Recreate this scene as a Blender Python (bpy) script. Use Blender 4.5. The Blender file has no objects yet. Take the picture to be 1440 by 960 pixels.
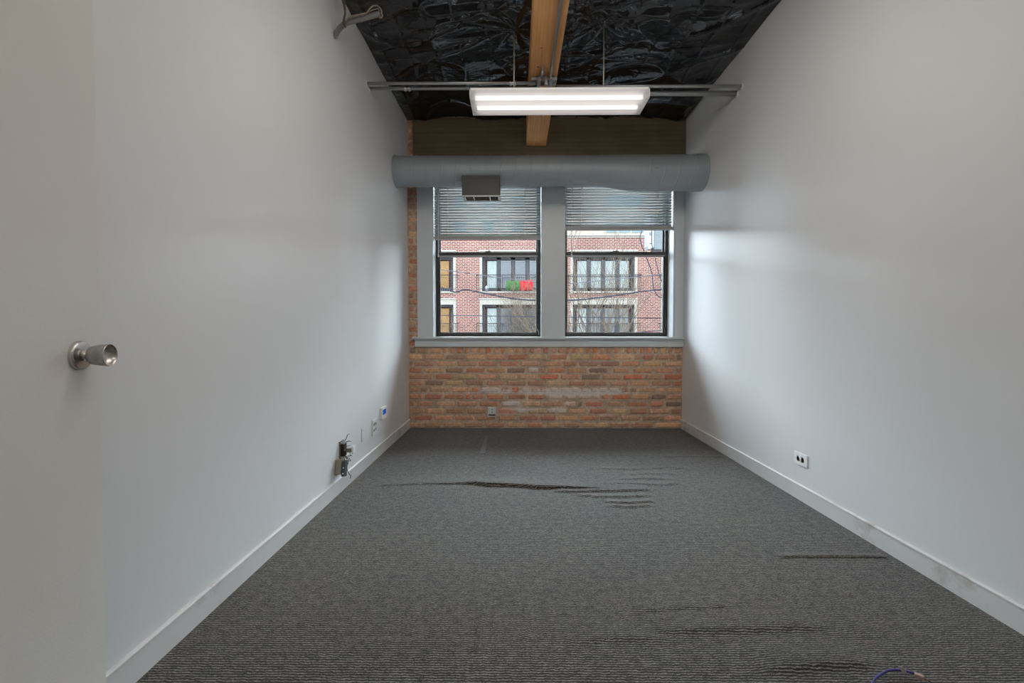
import bpy, math, random
import numpy as np
from mathutils import Vector, Matrix, noise as mnoise

random.seed(7)
SC = bpy.context.scene
COL = SC.collection
PI = math.pi

# ------------------------------------------------------------------ camera model (1440x960)
F = 620.0
S = 0.0074                                  # metres per pixel on the far wall
D = F * S                                   # far (brick) wall face, y
H = 139.6 * S                               # camera height
YAW = math.atan(6.2 / F)
PITCH = math.atan(17.2 / F)
FWD = Vector((-math.sin(YAW) * math.cos(PITCH), math.cos(YAW) * math.cos(PITCH), -math.sin(PITCH)))
RGT = Vector((math.cos(YAW), math.sin(YAW), 0))
UPV = RGT.cross(FWD)
CP = Vector((0, 0, H))

def ray(px, py):
    return FWD + RGT * ((px - 720) / F) + UPV * ((480 - py) / F)
def onY(px, py, y):
    d = ray(px, py); return CP + d * (y / d.y)
def onX(px, py, x):
    d = ray(px, py); return CP + d * (x / d.x)
def onZ(px, py, z):
    d = ray(px, py); return CP + d * ((z - H) / d.z)
def atX(px, y, py=463):
    return onY(px, py, y).x
def atZ(py, y, px=726):
    return onY(px, py, y).z

XL, XR = -1.124, 1.724
YF = 0.16                                   # inner face of the wall with the doorway
ZC_FAR = atZ(167, D)                        # ceiling at the far wall
ZC0 = ZC_FAR - 0.058
def ceil_z(y):
    return ZC0 + (ZC_FAR - ZC0) * y / D

# ------------------------------------------------------------------ mesh builder
class MB:
    def __init__(self):
        self.v = []; self.f = []; self.sm = []; self.col = []
    def poly(self, pts, smooth=False):
        b = len(self.v); self.v += [tuple(p) for p in pts]
        self.f.append(tuple(range(b, b + len(pts)))); self.sm.append(smooth)
    def box(self, x0, x1, y0, y1, z0, z1):
        b = len(self.v)
        for z in (z0, z1):
            for x, y in ((x0, y0), (x1, y0), (x1, y1), (x0, y1)):
                self.v.append((x, y, z))
        for q in ((0, 3, 2, 1), (4, 5, 6, 7), (0, 1, 5, 4), (1, 2, 6, 5), (2, 3, 7, 6), (3, 0, 4, 7)):
            self.f.append(tuple(b + i for i in q)); self.sm.append(False)
        return self
    def obox(self, M, sx, sy, sz):
        b = len(self.v)
        for z in (-sz, sz):
            for x, y in ((-sx, -sy), (sx, -sy), (sx, sy), (-sx, sy)):
                self.v.append(tuple(M @ Vector((x, y, z))))
        for q in ((0, 3, 2, 1), (4, 5, 6, 7), (0, 1, 5, 4), (1, 2, 6, 5), (2, 3, 7, 6), (3, 0, 4, 7)):
            self.f.append(tuple(b + i for i in q)); self.sm.append(False)
        return self
    def tube(self, pts, r, n=10, caps=True):
        pts = [Vector(p) for p in pts]
        m = len(pts); b = len(self.v); prev = None
        for i, p in enumerate(pts):
            t = (pts[min(i + 1, m - 1)] - pts[max(i - 1, 0)]).normalized()
            if prev is None:
                a = Vector((0, 0, 1)) if abs(t.z) < .9 else Vector((1, 0, 0))
                u = t.cross(a).normalized()
            else:
                u = (prev - t * prev.dot(t)).normalized()
            prev = u; w = t.cross(u)
            rr = r[i] if isinstance(r, (list, tuple)) else r
            for k in range(n):
                a = 2 * PI * k / n
                self.v.append(tuple(p + (u * math.cos(a) + w * math.sin(a)) * rr))
        for i in range(m - 1):
            for k in range(n):
                k2 = (k + 1) % n
                self.f.append((b + i * n + k, b + i * n + k2, b + (i + 1) * n + k2, b + (i + 1) * n + k)); self.sm.append(n > 4)
        if caps:
            self.f.append(tuple(b + k for k in range(n))[::-1]); self.sm.append(False)
            self.f.append(tuple(b + (m - 1) * n + k for k in range(n))); self.sm.append(False)
        return self
    def lathe(self, prof, o, axis, n=40, closed=False):
        o = Vector(o); t = Vector(axis).normalized()
        a = Vector((0, 0, 1)) if abs(t.z) < .9 else Vector((1, 0, 0))
        u = t.cross(a).normalized(); w = t.cross(u); b = len(self.v)
        for (r, d) in prof:
            for k in range(n):
                an = 2 * PI * k / n
                self.v.append(tuple(o + t * d + (u * math.cos(an) + w * math.sin(an)) * max(r, 1e-5)))
        m = len(prof)
        for i in range(m - 1):
            for k in range(n):
                k2 = (k + 1) % n
                self.f.append((b + i * n + k, b + i * n + k2, b + (i + 1) * n + k2, b + (i + 1) * n + k)); self.sm.append(True)
        return self
    def prism(self, pts, y0, y1, axis='y'):
        """pts: 2-D outline; extruded along the axis"""
        def mk(p, t):
            return {'y': (p[0], t, p[1]), 'x': (t, p[0], p[1]), 'z': (p[0], p[1], t)}[axis]
        b = len(self.v); n = len(pts)
        self.v += [mk(p, y0) for p in pts] + [mk(p, y1) for p in pts]
        self.f.append(tuple(range(b, b + n))); self.sm.append(False)
        self.f.append(tuple(range(b + 2 * n - 1, b + n - 1, -1))); self.sm.append(False)
        for i in range(n):
            j = (i + 1) % n
            self.f.append((b + i, b + n + i, b + n + j, b + j)); self.sm.append(False)
        return self
    def frame(self, x0, x1, z0, z1, w, y0, y1, wb=None, wt=None):
        wb = w if wb is None else wb; wt = w if wt is None else wt
        self.box(x0, x0 + w, y0, y1, z0, z1); self.box(x1 - w, x1, y0, y1, z0, z1)
        self.box(x0 + w, x1 - w, y0, y1, z0, z0 + wb); self.box(x0 + w, x1 - w, y0, y1, z1 - wt, z1)
        return self
    def build(self, name, mat, parent=None, bevel=0, origin=None, seg=2):
        me = bpy.data.meshes.new(name)
        vs = self.v
        if origin is not None:
            ox, oy, oz = origin
            vs = [(x - ox, y - oy, z - oz) for x, y, z in vs]
        me.from_pydata(vs, [], self.f); me.polygons.foreach_set('use_smooth', self.sm)
        if any(self.sm) and not all(self.sm):
            pass
        me.update()
        o = bpy.data.objects.new(name, me); COL.objects.link(o)
        if origin is not None: o.location = origin
        if mat: me.materials.append(mat)
        if parent:
            o.parent = parent
            if parent.location.length > 0 or parent.rotation_euler[2] != 0:
                o.matrix_parent_inverse = Matrix.LocRotScale(parent.location, parent.rotation_euler, None).inverted()
        if bevel:
            m = o.modifiers.new('bevel', 'BEVEL'); m.width = bevel; m.segments = seg
            m.limit_method = 'ANGLE'; m.harden_normals = False
        return o

def tag(o, label=None, cat=None, group=None, kind=None):
    if label: o['label'] = label
    if cat: o['category'] = cat
    if group: o['group'] = group
    if kind: o['kind'] = kind
    return o
def empty(name, loc, label, cat, group=None, kind=None):
    o = bpy.data.objects.new(name, None); COL.objects.link(o); o.location = loc
    o.empty_display_size = .05
    return tag(o, label, cat, group, kind)

# ------------------------------------------------------------------ materials
def srgb(r, g, b):
    def c(u):
        u /= 255.0
        return u / 12.92 if u <= .04045 else ((u + .055) / 1.055) ** 2.4
    return (c(r), c(g), c(b), 1)
def newmat(name):
    m = bpy.data.materials.new(name); m.use_nodes = True
    nt = m.node_tree; nt.nodes.clear()
    out = nt.nodes.new('ShaderNodeOutputMaterial')
    b = nt.nodes.new('ShaderNodeBsdfPrincipled')
    nt.links.new(b.outputs[0], out.inputs[0])
    return m, nt, b, out
def N(nt, typ, **kw):
    n = nt.nodes.new('ShaderNode' + typ)
    for k, v in kw.items():
        if k in ('ins',):
            for kk, vv in v.items():
                if isinstance(vv, bpy.types.NodeSocket): nt.links.new(vv, n.inputs[kk])
                else: n.inputs[kk].default_value = vv
        else: setattr(n, k, v)
    return n
def mixc(nt, fac, a, b, mode='MIX'):
    n = nt.nodes.new('ShaderNodeMix'); n.data_type = 'RGBA'; n.blend_type = mode
    for sock, v in ((n.inputs[0], fac), (n.inputs[6], a), (n.inputs[7], b)):
        if isinstance(v, bpy.types.NodeSocket): nt.links.new(v, sock)
        else: sock.default_value = v
    return n.outputs[2]
def ramp(nt, fac, stops):
    n = nt.nodes.new('ShaderNodeValToRGB'); nt.links.new(fac, n.inputs[0])
    e = n.color_ramp.elements
    while len(e) < len(stops): e.new(.5)
    for el, (p, c) in zip(e, stops):
        el.position = p; el.color = c if len(c) == 4 else (*c, 1)
    return n.outputs[0]
def mth(nt, op, a, b=None, c=None):
    n = nt.nodes.new('ShaderNodeMath'); n.operation = op
    for i, v in enumerate((a, b, c)):
        if v is None: continue
        if isinstance(v, bpy.types.NodeSocket): nt.links.new(v, n.inputs[i])
        else: n.inputs[i].default_value = v
    return n.outputs[0]
def coord(nt, scale=(1, 1, 1), which='Object', rot=(0, 0, 0)):
    t = nt.nodes.new('ShaderNodeTexCoord'); m = nt.nodes.new('ShaderNodeMapping')
    m.inputs['Scale'].default_value = scale; m.inputs['Rotation'].default_value = rot
    nt.links.new(t.outputs[which], m.inputs[0]); return m.outputs[0]
def bump(nt, b, height, strength, dist=.002):
    n = nt.nodes.new('ShaderNodeBump'); n.inputs['Strength'].default_value = strength
    n.inputs['Distance'].default_value = dist
    nt.links.new(height, n.inputs['Height']); nt.links.new(n.outputs[0], b.inputs['Normal'])
    return n
def noise(nt, vec, scale, detail=3, rough=.5, dist=0):
    n = nt.nodes.new('ShaderNodeTexNoise'); nt.links.new(vec, n.inputs['Vector'])
    n.inputs['Scale'].default_value = scale; n.inputs['Detail'].default_value = detail
    n.inputs['Roughness'].default_value = rough; n.inputs['Distortion'].default_value = dist
    return n.outputs[0]

def plain(name, color, rough=.5, metal=0, var=.0, vscale=8, bstr=0, bscale=200, spec=.5, mscale=(1, 1, 1), dirt=None):
    m, nt, b, _ = newmat(name)
    b.inputs['Roughness'].default_value = rough; b.inputs['Metallic'].default_value = metal
    b.inputs['Specular IOR Level'].default_value = spec
    v = coord(nt, mscale)
    nz = noise(nt, v, vscale, 4)
    dark = tuple(c * (1 - var) for c in color[:3]) + (1,)
    lite = tuple(min(1, c * (1 + var)) for c in color[:3]) + (1,)
    c = ramp(nt, nz, [(.3, dark), (.7, lite)])
    if dirt:
        n2 = noise(nt, v, dirt[1], 6, .65)
        c = mixc(nt, ramp(nt, n2, [(dirt[2], (0, 0, 0)), (dirt[2] + .12, (1, 1, 1))]), c, dirt[0])
    nt.links.new(c, b.inputs['Base Color'])
    if bstr:
        bump(nt, b, noise(nt, v, bscale, 2), bstr)
    return m

def rgb(r, g, b): return (r, g, b, 1)

M = {}
# painted gypsum walls: light grey, satin, faint roller texture
def wallpaint(name, color, rough=.38, spec=.5, bs=.10):
    m, nt, b, _ = newmat(name)
    v = coord(nt)
    big = noise(nt, v, 1.6, 3)
    c = ramp(nt, big, [(.3, tuple(x * .975 for x in color[:3])), (.7, color)])
    sm = noise(nt, v, 14, 4, .6)
    c = mixc(nt, ramp(nt, sm, [(.66, (0, 0, 0)), (.8, (.5, .5, .5))]), c, tuple(x * .95 for x in color[:3]) + (1,))
    nt.links.new(c, b.inputs['Base Color'])
    b.inputs['Roughness'].default_value = rough; b.inputs['Specular IOR Level'].default_value = spec
    h = mth(nt, 'ADD', noise(nt, v, 170, 3, .6), mth(nt, 'MULTIPLY', noise(nt, v, 5, 2), .9))
    bump(nt, b, h, bs, .0022)
    return m
M['wall'] = wallpaint('wall_paint', rgb(.80, .81, .815), .34)
M['wall2'] = wallpaint('corridor_paint', rgb(.66, .64, .60), .5)
M['door'] = wallpaint('door_paint', rgb(.80, .78, .735), .42, .5, .22)
M['base'] = plain('baseboard_paint', rgb(.72, .72, .71), .38, var=.03, vscale=5, dirt=(rgb(.48, .44, .40), 3.2, .60), bstr=.05)
M['trim'] = plain('window_trim_paint', rgb(.70, .735, .745), .35, var=.02, vscale=4, bstr=.04, bscale=90)
M['duct'] = plain('galvanised_duct_steel', rgb(.36, .40, .42), .5, .25, var=.05, vscale=2, mscale=(1, 1, 3))
M['conduit'] = plain('galvanised_conduit', rgb(.42, .43, .44), .42, .75, var=.06, vscale=20)
M['steel'] = plain('bright_steel', rgb(.62, .61, .60), .3, 1., var=.05, vscale=30)
M['satin'] = plain('satin_nickel', rgb(.60, .575, .54), .34, 1., var=.03, vscale=60, mscale=(1, 1, 1))
M['knobbody'] = plain('brushed_nickel_side', rgb(.42, .415, .41), .42, .85, var=.12, vscale=120, mscale=(1, 1, .05))
M['whitepl'] = plain('white_plastic', rgb(.90, .90, .88), .35, var=.01)
M['ivory'] = plain('painted_plate', rgb(.70, .72, .73), .4, var=.01)
M['dark'] = plain('dark_plastic', rgb(.015, .015, .016), .5)
M['hole'] = plain('socket_slot', rgb(.02, .017, .012), .7)
M['brass'] = plain('brass_contact', rgb(.12, .075, .03), .5, .3)
M['fixt'] = plain('fixture_enamel', rgb(.80, .80, .78), .3, var=.01)
M['bronze'] = plain('dark_bronze_frame', rgb(.045, .043, .042), .42, .3, var=.15, vscale=20, dirt=(rgb(.35, .34, .32), 22, .68))
M['sashlip'] = plain('sash_lip', rgb(.34, .35, .35), .45, .2, var=.05)
M['slat'] = plain('blind_slat', rgb(.50, .525, .53), .38, var=.02)
M['rail'] = plain('blind_rail', rgb(.40, .39, .37), .4, var=.03)
M['cord'] = plain('blind_cord', rgb(.74, .68, .58), .8)
M['wand'] = plain('clear_wand', rgb(.75, .78, .78), .15)
M['vent'] = plain('vent_grille', rgb(.92, .91, .85), .4)
M['ventbox'] = plain('vent_box_metal', rgb(.085, .086, .078), .5, .2, var=.03)
M['greybox'] = plain('grey_adapter', rgb(.055, .06, .07), .5)
M['taupe'] = plain('taupe_adapter', rgb(.27, .24, .19), .5)
M['blue'] = plain('blue_cable_jacket', rgb(.055, .045, .22), .35)
M['tagw'] = plain('paper_tag', rgb(.62, .60, .55), .7, var=.1, vscale=60)
M['tagp'] = plain('connector_pink_clear', rgb(.42, .30, .26), .4, var=.25, vscale=90)
M['cabledk'] = plain('old_cable', rgb(.10, .075, .05), .6, var=.2, vscale=40)
M['cabletan'] = plain('tan_cable', rgb(.26, .22, .16), .5, var=.2, vscale=40)
M['pvc'] = plain('grey_pipe', rgb(.22, .22, .215), .4, .3, var=.05)
M['strip'] = plain('residue', rgb(.17, .175, .18), .8, var=.2, vscale=60)
M['rod'] = plain('hanger_rod', rgb(.45, .45, .38), .4, .6)

# beam wood
def wood(name, c1, c2, axis='y', rough=.55, sc=1.0, dark=None):
    m, nt, b, _ = newmat(name)
    s = {'y': (14, .9, 14), 'x': (.9, 14, 14)}[axis]
    v = coord(nt, tuple(k * sc for k in s))
    w = nt.nodes.new('ShaderNodeTexWave'); w.wave_type = 'BANDS'; w.bands_direction = 'X' if axis == 'y' else 'Z'
    w.inputs['Scale'].default_value = .9; w.inputs['Distortion'].default_value = 5; w.inputs['Detail'].default_value = 3
    nt.links.new(v, w.inputs['Vector'])
    n1 = noise(nt, v, 3, 6, .6)
    f = mth(nt, 'ADD', mth(nt, 'MULTIPLY', w.outputs[1], .16), mth(nt, 'MULTIPLY', n1, .84))
    c = ramp(nt, f, [(.25, c1), (.75, c2)])
    v2 = coord(nt, (1, 1, 1))
    kn = nt.nodes.new('ShaderNodeTexVoronoi'); kn.inputs['Scale'].default_value = 9
    nt.links.new(v2, kn.inputs['Vector'])
    if dark:
        c = mixc(nt, ramp(nt, kn.outputs[0], [(.05, (1, 1, 1)), (.09, (0, 0, 0))]), c, dark)
    big = noise(nt, coord(nt, (1, .35, 1)), 3.2, 3)
    c = mixc(nt, 1.0, c, ramp(nt, big, [(.3, (.78, .74, .72)), (.7, (1, 1, 1))]), 'MULTIPLY')
    nt.links.new(c, b.inputs['Base Color']); b.inputs['Roughness'].default_value = rough
    bump(nt, b, f, .15, .002)
    return m
M['beam'] = wood('beam_wood', rgb(.74, .315, .09), rgb(.96, .51, .19), 'y', dark=rgb(.10, .045, .02))
M['header'] = wood('header_wood', rgb(.125, .095, .052), rgb(.19, .15, .085), 'x', .75, .5)

# interior brick: colour comes from a per-brick attribute, mottled
def brickmat():
    m, nt, b, _ = newmat('old_brick')
    at = nt.nodes.new('ShaderNodeAttribute'); at.attribute_name = 'brick_colour'
    v = coord(nt)
    n1 = noise(nt, v, 38, 6, .7)
    n2 = noise(nt, v, 9, 4, .6)
    c = mixc(nt, 1.0, at.outputs['Color'], ramp(nt, n1, [(.30, (.82, .80, .78)), (.70, (1.5, 1.46, 1.42))]), 'MULTIPLY')
    mort = rgb(.42, .33, .23)
    c = mixc(nt, ramp(nt, n2, [(.54, (0, 0, 0)), (.72, (.6, .6, .6))]), c, mort)
    # lime bloom: a patch of real efflorescence in the middle courses
    at2 = nt.nodes.new('ShaderNodeAttribute'); at2.attribute_name = 'lime'
    n3 = noise(nt, v, 26, 7, .75)
    f = mth(nt, 'MULTIPLY', at2.outputs['Fac'], mth(nt, 'ADD', n3, .12))
    c = mixc(nt, ramp(nt, f, [(.34, (0, 0, 0)), (.50, (.9, .9, .9))]), c, rgb(.80, .72, .66))
    n4 = noise(nt, v, 70, 3, .5)
    c = mixc(nt, ramp(nt, n4, [(.70, (0, 0, 0)), (.76, (.7, .7, .7))]), c, rgb(.05, .035, .025))
    nt.links.new(c, b.inputs['Base Color'])
    b.inputs['Roughness'].default_value = .88; b.inputs['Specular IOR Level'].default_value = .25
    bump(nt, b, mth(nt, 'ADD', n1, mth(nt, 'MULTIPLY', n2, .6)), .5, .006)
    return m
M['brick'] = brickmat()

# carpet
def carpet():
    m, nt, b, _ = newmat('ribbed_carpet')
    v = coord(nt)
    sep = nt.nodes.new('ShaderNodeSeparateXYZ'); nt.links.new(v, sep.inputs[0])
    wob = noise(nt, coord(nt, (6, 2, 1)), 6, 2)
    wob2 = noise(nt, coord(nt, (55, 30, 1)), 1, 2, .6)
    y = mth(nt, 'ADD', sep.outputs[1], mth(nt, 'ADD', mth(nt, 'MULTIPLY', wob, .006), mth(nt, 'MULTIPLY', wob2, .009)))
    rib = mth(nt, 'ADD', mth(nt, 'MULTIPLY', mth(nt, 'SINE', mth(nt, 'MULTIPLY', y, 2 * PI / .0098)), .5), .5)
    loops = noise(nt, coord(nt, (75, 150, 1)), 1.3, 3, .75)
    fine = noise(nt, coord(nt, (260, 300, 1)), 1.2, 2, .6)
    blot = noise(nt, coord(nt, (26, 40, 1)), 1, 3, .7)
    h = mth(nt, 'ADD', mth(nt, 'MULTIPLY', rib, .30), mth(nt, 'ADD', mth(nt, 'MULTIPLY', loops, .75), mth(nt, 'ADD', mth(nt, 'MULTIPLY', fine, .40), mth(nt, 'MULTIPLY', blot, .35))))
    h = mth(nt, 'SUBTRACT', h, .12)
    c = ramp(nt, h, [(.52, rgb(.005, .0052, .006)), (.70, rgb(.026, .0262, .027)), (.84, rgb(.080, .074, .066)), (.96, rgb(.27, .25, .22))])
    big = noise(nt, v, 1.3, 3)
    c = mixc(nt, 1.0, c, ramp(nt, big, [(.3, (.90, .90, .93)), (.7, (1.10, 1.07, 1.02))]), 'MULTIPLY')
    # two pale worn marks left in the pile
    nt.links.new(c, b.inputs['Base Color'])
    b.inputs['Roughness'].default_value = .85; b.inputs['Specular IOR Level'].default_value = .25
    b.inputs['Sheen Weight'].default_value = .15; b.inputs['Sheen Roughness'].default_value = .5
    bump(nt, b, h, .8, .004)
    return m
M['carpet'] = carpet()

# black plastic film of the ceiling
def film():
    m, nt, b, _ = newmat('black_plastic_film')
    b.inputs['Base Color'].default_value = rgb(.006, .0065, .008)
    b.inputs['Roughness'].default_value = .13; b.inputs['Specular IOR Level'].default_value = .6
    v = coord(nt, (1, 1, 1))
    n1 = nt.nodes.new('ShaderNodeTexNoise'); nt.links.new(v, n1.inputs['Vector'])
    n1.noise_type = 'RIDGED_MULTIFRACTAL'
    n1.inputs['Scale'].default_value = 5.0; n1.inputs['Detail'].default_value = 1.5; n1.inputs['Distortion'].default_value = .6
    n2 = noise(nt, coord(nt, (1, 1.8, 1)), 9, 1.5, .5, 1.0)
    h = mth(nt, 'ADD', mth(nt, 'MULTIPLY', n1.outputs[0], .30), mth(nt, 'MULTIPLY', n2, .7))
    bump(nt, b, h, .3, .02)
    return m
M['film'] = film()
M['tape'] = plain('tape_edge', rgb(.23, .20, .15), .6, var=.2, vscale=30)

def glassmat(name, tint=(.93, .95, .95), gloss=.05):
    m = bpy.data.materials.new(name); m.use_nodes = True; nt = m.node_tree; nt.nodes.clear()
    out = nt.nodes.new('ShaderNodeOutputMaterial'); t = nt.nodes.new('ShaderNodeBsdfTransparent')
    g = nt.nodes.new('ShaderNodeBsdfGlossy'); g.inputs['Roughness'].default_value = .03
    t.inputs[0].default_value = (*tint, 1); mx = nt.nodes.new('ShaderNodeMixShader')
    fr = nt.nodes.new('ShaderNodeFresnel'); fr.inputs[0].default_value = 1.22
    nt.links.new(fr.outputs[0], mx.inputs[0])
    nt.links.new(t.outputs[0], mx.inputs[1]); nt.links.new(g.outputs[0], mx.inputs[2])
    nt.links.new(mx.outputs[0], out.inputs[0]); return m
M['glass'] = glassmat('window_glass')

def lensmat():
    m = bpy.data.materials.new('frosted_acrylic_lens'); m.use_nodes = True; nt = m.node_tree; nt.nodes.clear()
    out = nt.nodes.new('ShaderNodeOutputMaterial'); t = nt.nodes.new('ShaderNodeBsdfTransparent')
    tr = nt.nodes.new('ShaderNodeBsdfTranslucent'); tr.inputs[0].default_value = rgb(.86, .84, .83)
    t.inputs[0].default_value = rgb(.9, .9, .9); mx = nt.nodes.new('ShaderNodeMixShader')
    mx.inputs[0].default_value = .55
    nt.links.new(t.outputs[0], mx.inputs[1]); nt.links.new(tr.outputs[0], mx.inputs[2])
    nt.links.new(mx.outputs[0], out.inputs[0]); return m
M['lens'] = lensmat()
def emis(name, col, s):
    m = bpy.data.materials.new(name); m.use_nodes = True; nt = m.node_tree; nt.nodes.clear()
    out = nt.nodes.new('ShaderNodeOutputMaterial'); e = nt.nodes.new('ShaderNodeEmission')
    e.inputs[0].default_value = col; e.inputs[1].default_value = s
    nt.links.new(e.outputs[0], out.inputs[0]); return m
M['lamp'] = emis('fluorescent_tube', rgb(1, .94, .92), 1.7)
M['lcd'] = emis('blue_display', rgb(.03, .12, .55), .55)

# ------------------------------------------------------------------ room shell
def struct(o, label, cat):
    return tag(o, label, cat, None, 'structure')

# floor: one carpet sheet with its buckles as real relief
def build_floor():
    nx, ny = 220, 820
    xs = np.linspace(XL - .01, XR + .01, nx); ys = np.linspace(YF - .5, D + .01, ny)
    X, Y = np.meshgrid(xs, ys); Z = np.zeros_like(X)
    def ridge(pts, h, w_near, w_far, fade=.12, hs=None):
        P = [onZ(px, py, 0) for px, py in pts]
        px_ = np.array([p.x for p in P]); py_ = np.array([p.y for p in P])
        yy = np.interp(X, px_, py_)
        d = Y - yy
        wv = np.where(d < 0, w_near, w_far)
        prof = np.exp(-(d / wv) ** 2)
        e = np.clip((X - px_[0]) / fade, 0, 1) * np.clip((px_[-1] - X) / fade, 0, 1)
        e = e * e * (3 - 2 * e)
        if hs: h = h * np.interp(X, px_, hs)
        return h * prof * e
    R = [
        ([(505, 684), (600, 681), (650, 680.5), (668, 681), (685, 683.5), (710, 683.5), (735, 684.5), (755, 687), (800, 687.5), (850, 688), (930, 688)], .023, .0085, .11, .2, [.2, .35, .5, .85, 1, .9, .85, 1, .9, .4, .3]),
        ([(770, 690), (800, 692), (815, 692.5), (840, 691), (900, 690), (925, 687)], .011, .011, .06, .12),
        ([(800, 695), (840, 699), (880, 699), (925, 697)], .009, .011, .04, .10),
        ([(845, 706), (880, 708), (925, 706)], .010, .010, .04, .06),
        ([(850, 712), (885, 714), (922, 711)], .008, .009, .04, .06),
        ([(830, 682), (880, 680), (930, 682), (965, 679)], .008, .012, .05, .1),
        ([(860, 675), (905, 673), (955, 675)], .008, .012, .05, .1),
        ([(870, 668), (920, 666), (960, 667)], .006, .012, .05, .1),
        ([(830, 659), (890, 660), (940, 658), (980, 660)], .007, .014, .05, .1),
        ([(925, 643), (960, 642), (1040, 643)], .006, .010, .03, .08),
        ([(1095, 785), (1110, 783), (1180, 783), (1250, 784)], .007, .006, .03, .03),
        ([(900, 888), (980, 885), (1060, 884), (1130, 882), (1190, 880)], .009, .022, .09, .16),
        ([(1050, 945), (1120, 938), (1190, 933), (1250, 934)], .012, .020, .09, .14),
        ([(880, 858), (950, 856), (1050, 852)], .006, .016, .06, .12),
        ([(780, 905), (870, 896), (960, 898)], .005, .018, .06, .12),
    ]
    for a in R: Z = np.maximum(Z, ridge(*a))
    # slow unevenness of the loose carpet
    for k in range(10):
        cx, cy = random.uniform(XL, XR), random.uniform(1, D)
        Z += random.uniform(.001, .003) * np.exp(-((X - cx) / .5) ** 2 - ((Y - cy) / .18) ** 2)
    edge = np.clip((X - XL) / .05, 0, 1) * np.clip((XR - X) / .05, 0, 1)
    Z *= edge
    v = np.stack([X, Y, Z], -1).reshape(-1, 3)
    idx = np.arange(nx * ny).reshape(ny, nx)
    f = np.stack([idx[:-1, :-1], idx[:-1, 1:], idx[1:, 1:], idx[1:, :-1]], -1).reshape(-1, 4)
    me = bpy.data.meshes.new('floor'); me.from_pydata(v.tolist(), [], f.tolist())
    me.polygons.foreach_set('use_smooth', [True] * len(f)); me.materials.append(M['carpet']); me.update()
    o = bpy.data.objects.new('floor', me); COL.objects.link(o)
    return o
struct(build_floor(), 'grey ribbed loop carpet floor, loose and buckled into ridges', 'floor')

TOPZ = 3.5
b = MB(); b.box(XL - .15, XL, YF - 1.6, D + .3, -.05, TOPZ)
struct(b.build('wall_left', M['wall']), 'plain grey painted wall on the left side of the room', 'wall')
b = MB(); b.box(XR, XR + .15, YF - 1.6, D + .3, -.05, TOPZ)
struct(b.build('wall_right', M['wall']), 'plain grey painted wall on the right with the low horizontal outlet', 'wall')
# front wall with the doorway the photographer stands in
DX0, DX1 = -.80, .34
b = MB()
b.box(XL, DX0, YF - .12, YF, 0, TOPZ); b.box(DX1, XR, YF - .12, YF, 0, TOPZ); b.box(DX0, DX1, YF - .12, YF, 2.07, TOPZ)
struct(b.build('wall_front', M['wall']), 'grey wall around the doorway behind the viewer', 'wall')
b = MB(); b.box(XL, XR, YF - 1.6, YF - 1.5, -.05, TOPZ)
struct(b.build('wall_corridor', M['wall2']), 'corridor wall outside the doorway', 'wall')
b = MB(); b.box(XL, XR, YF - 1.6, YF - .12, 2.6, 2.65)
struct(b.build('ceiling_corridor', M['wall2']), 'corridor ceiling outside the doorway', 'ceiling')
b = MB(); b.box(XL, XR, YF - 1.6, YF - .49, -.05, -.001)
struct(b.build('floor_corridor', M['carpet']), 'corridor floor outside the doorway', 'floor')

# baseboards with a rounded lip
def baseboard(name, x, sgn, lab):
    h, t = .094, .011
    prof = [(x, -.01), (x + sgn * t, -.01), (x + sgn * t, h - .012), (x + sgn * (t + .003), h - .009), (x + sgn * (t + .003), h - .003),
            (x + sgn * t * .7, h), (x, h)]
    m = MB(); m.prism(prof, YF, D - .001, 'y')
    struct(m.build(name, M['base']), lab, 'baseboard')
baseboard('baseboard_left', XL, 1, 'scuffed pale baseboard along the left wall')
baseboard('baseboard_right', XR, -1, 'scuffed pale baseboard along the right wall')

# ------------------------------------------------------------------ back wall: brick with two openings
TF = D - .022                                # front face of window trim
OL = (atX(609.5, TF), atX(761, TF)); OR = (atX(794.5, TF), atX(946, TF))
OZ0 = atZ(473.5, TF); OZ1 = 2.76
HX0 = atX(583, D)

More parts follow.
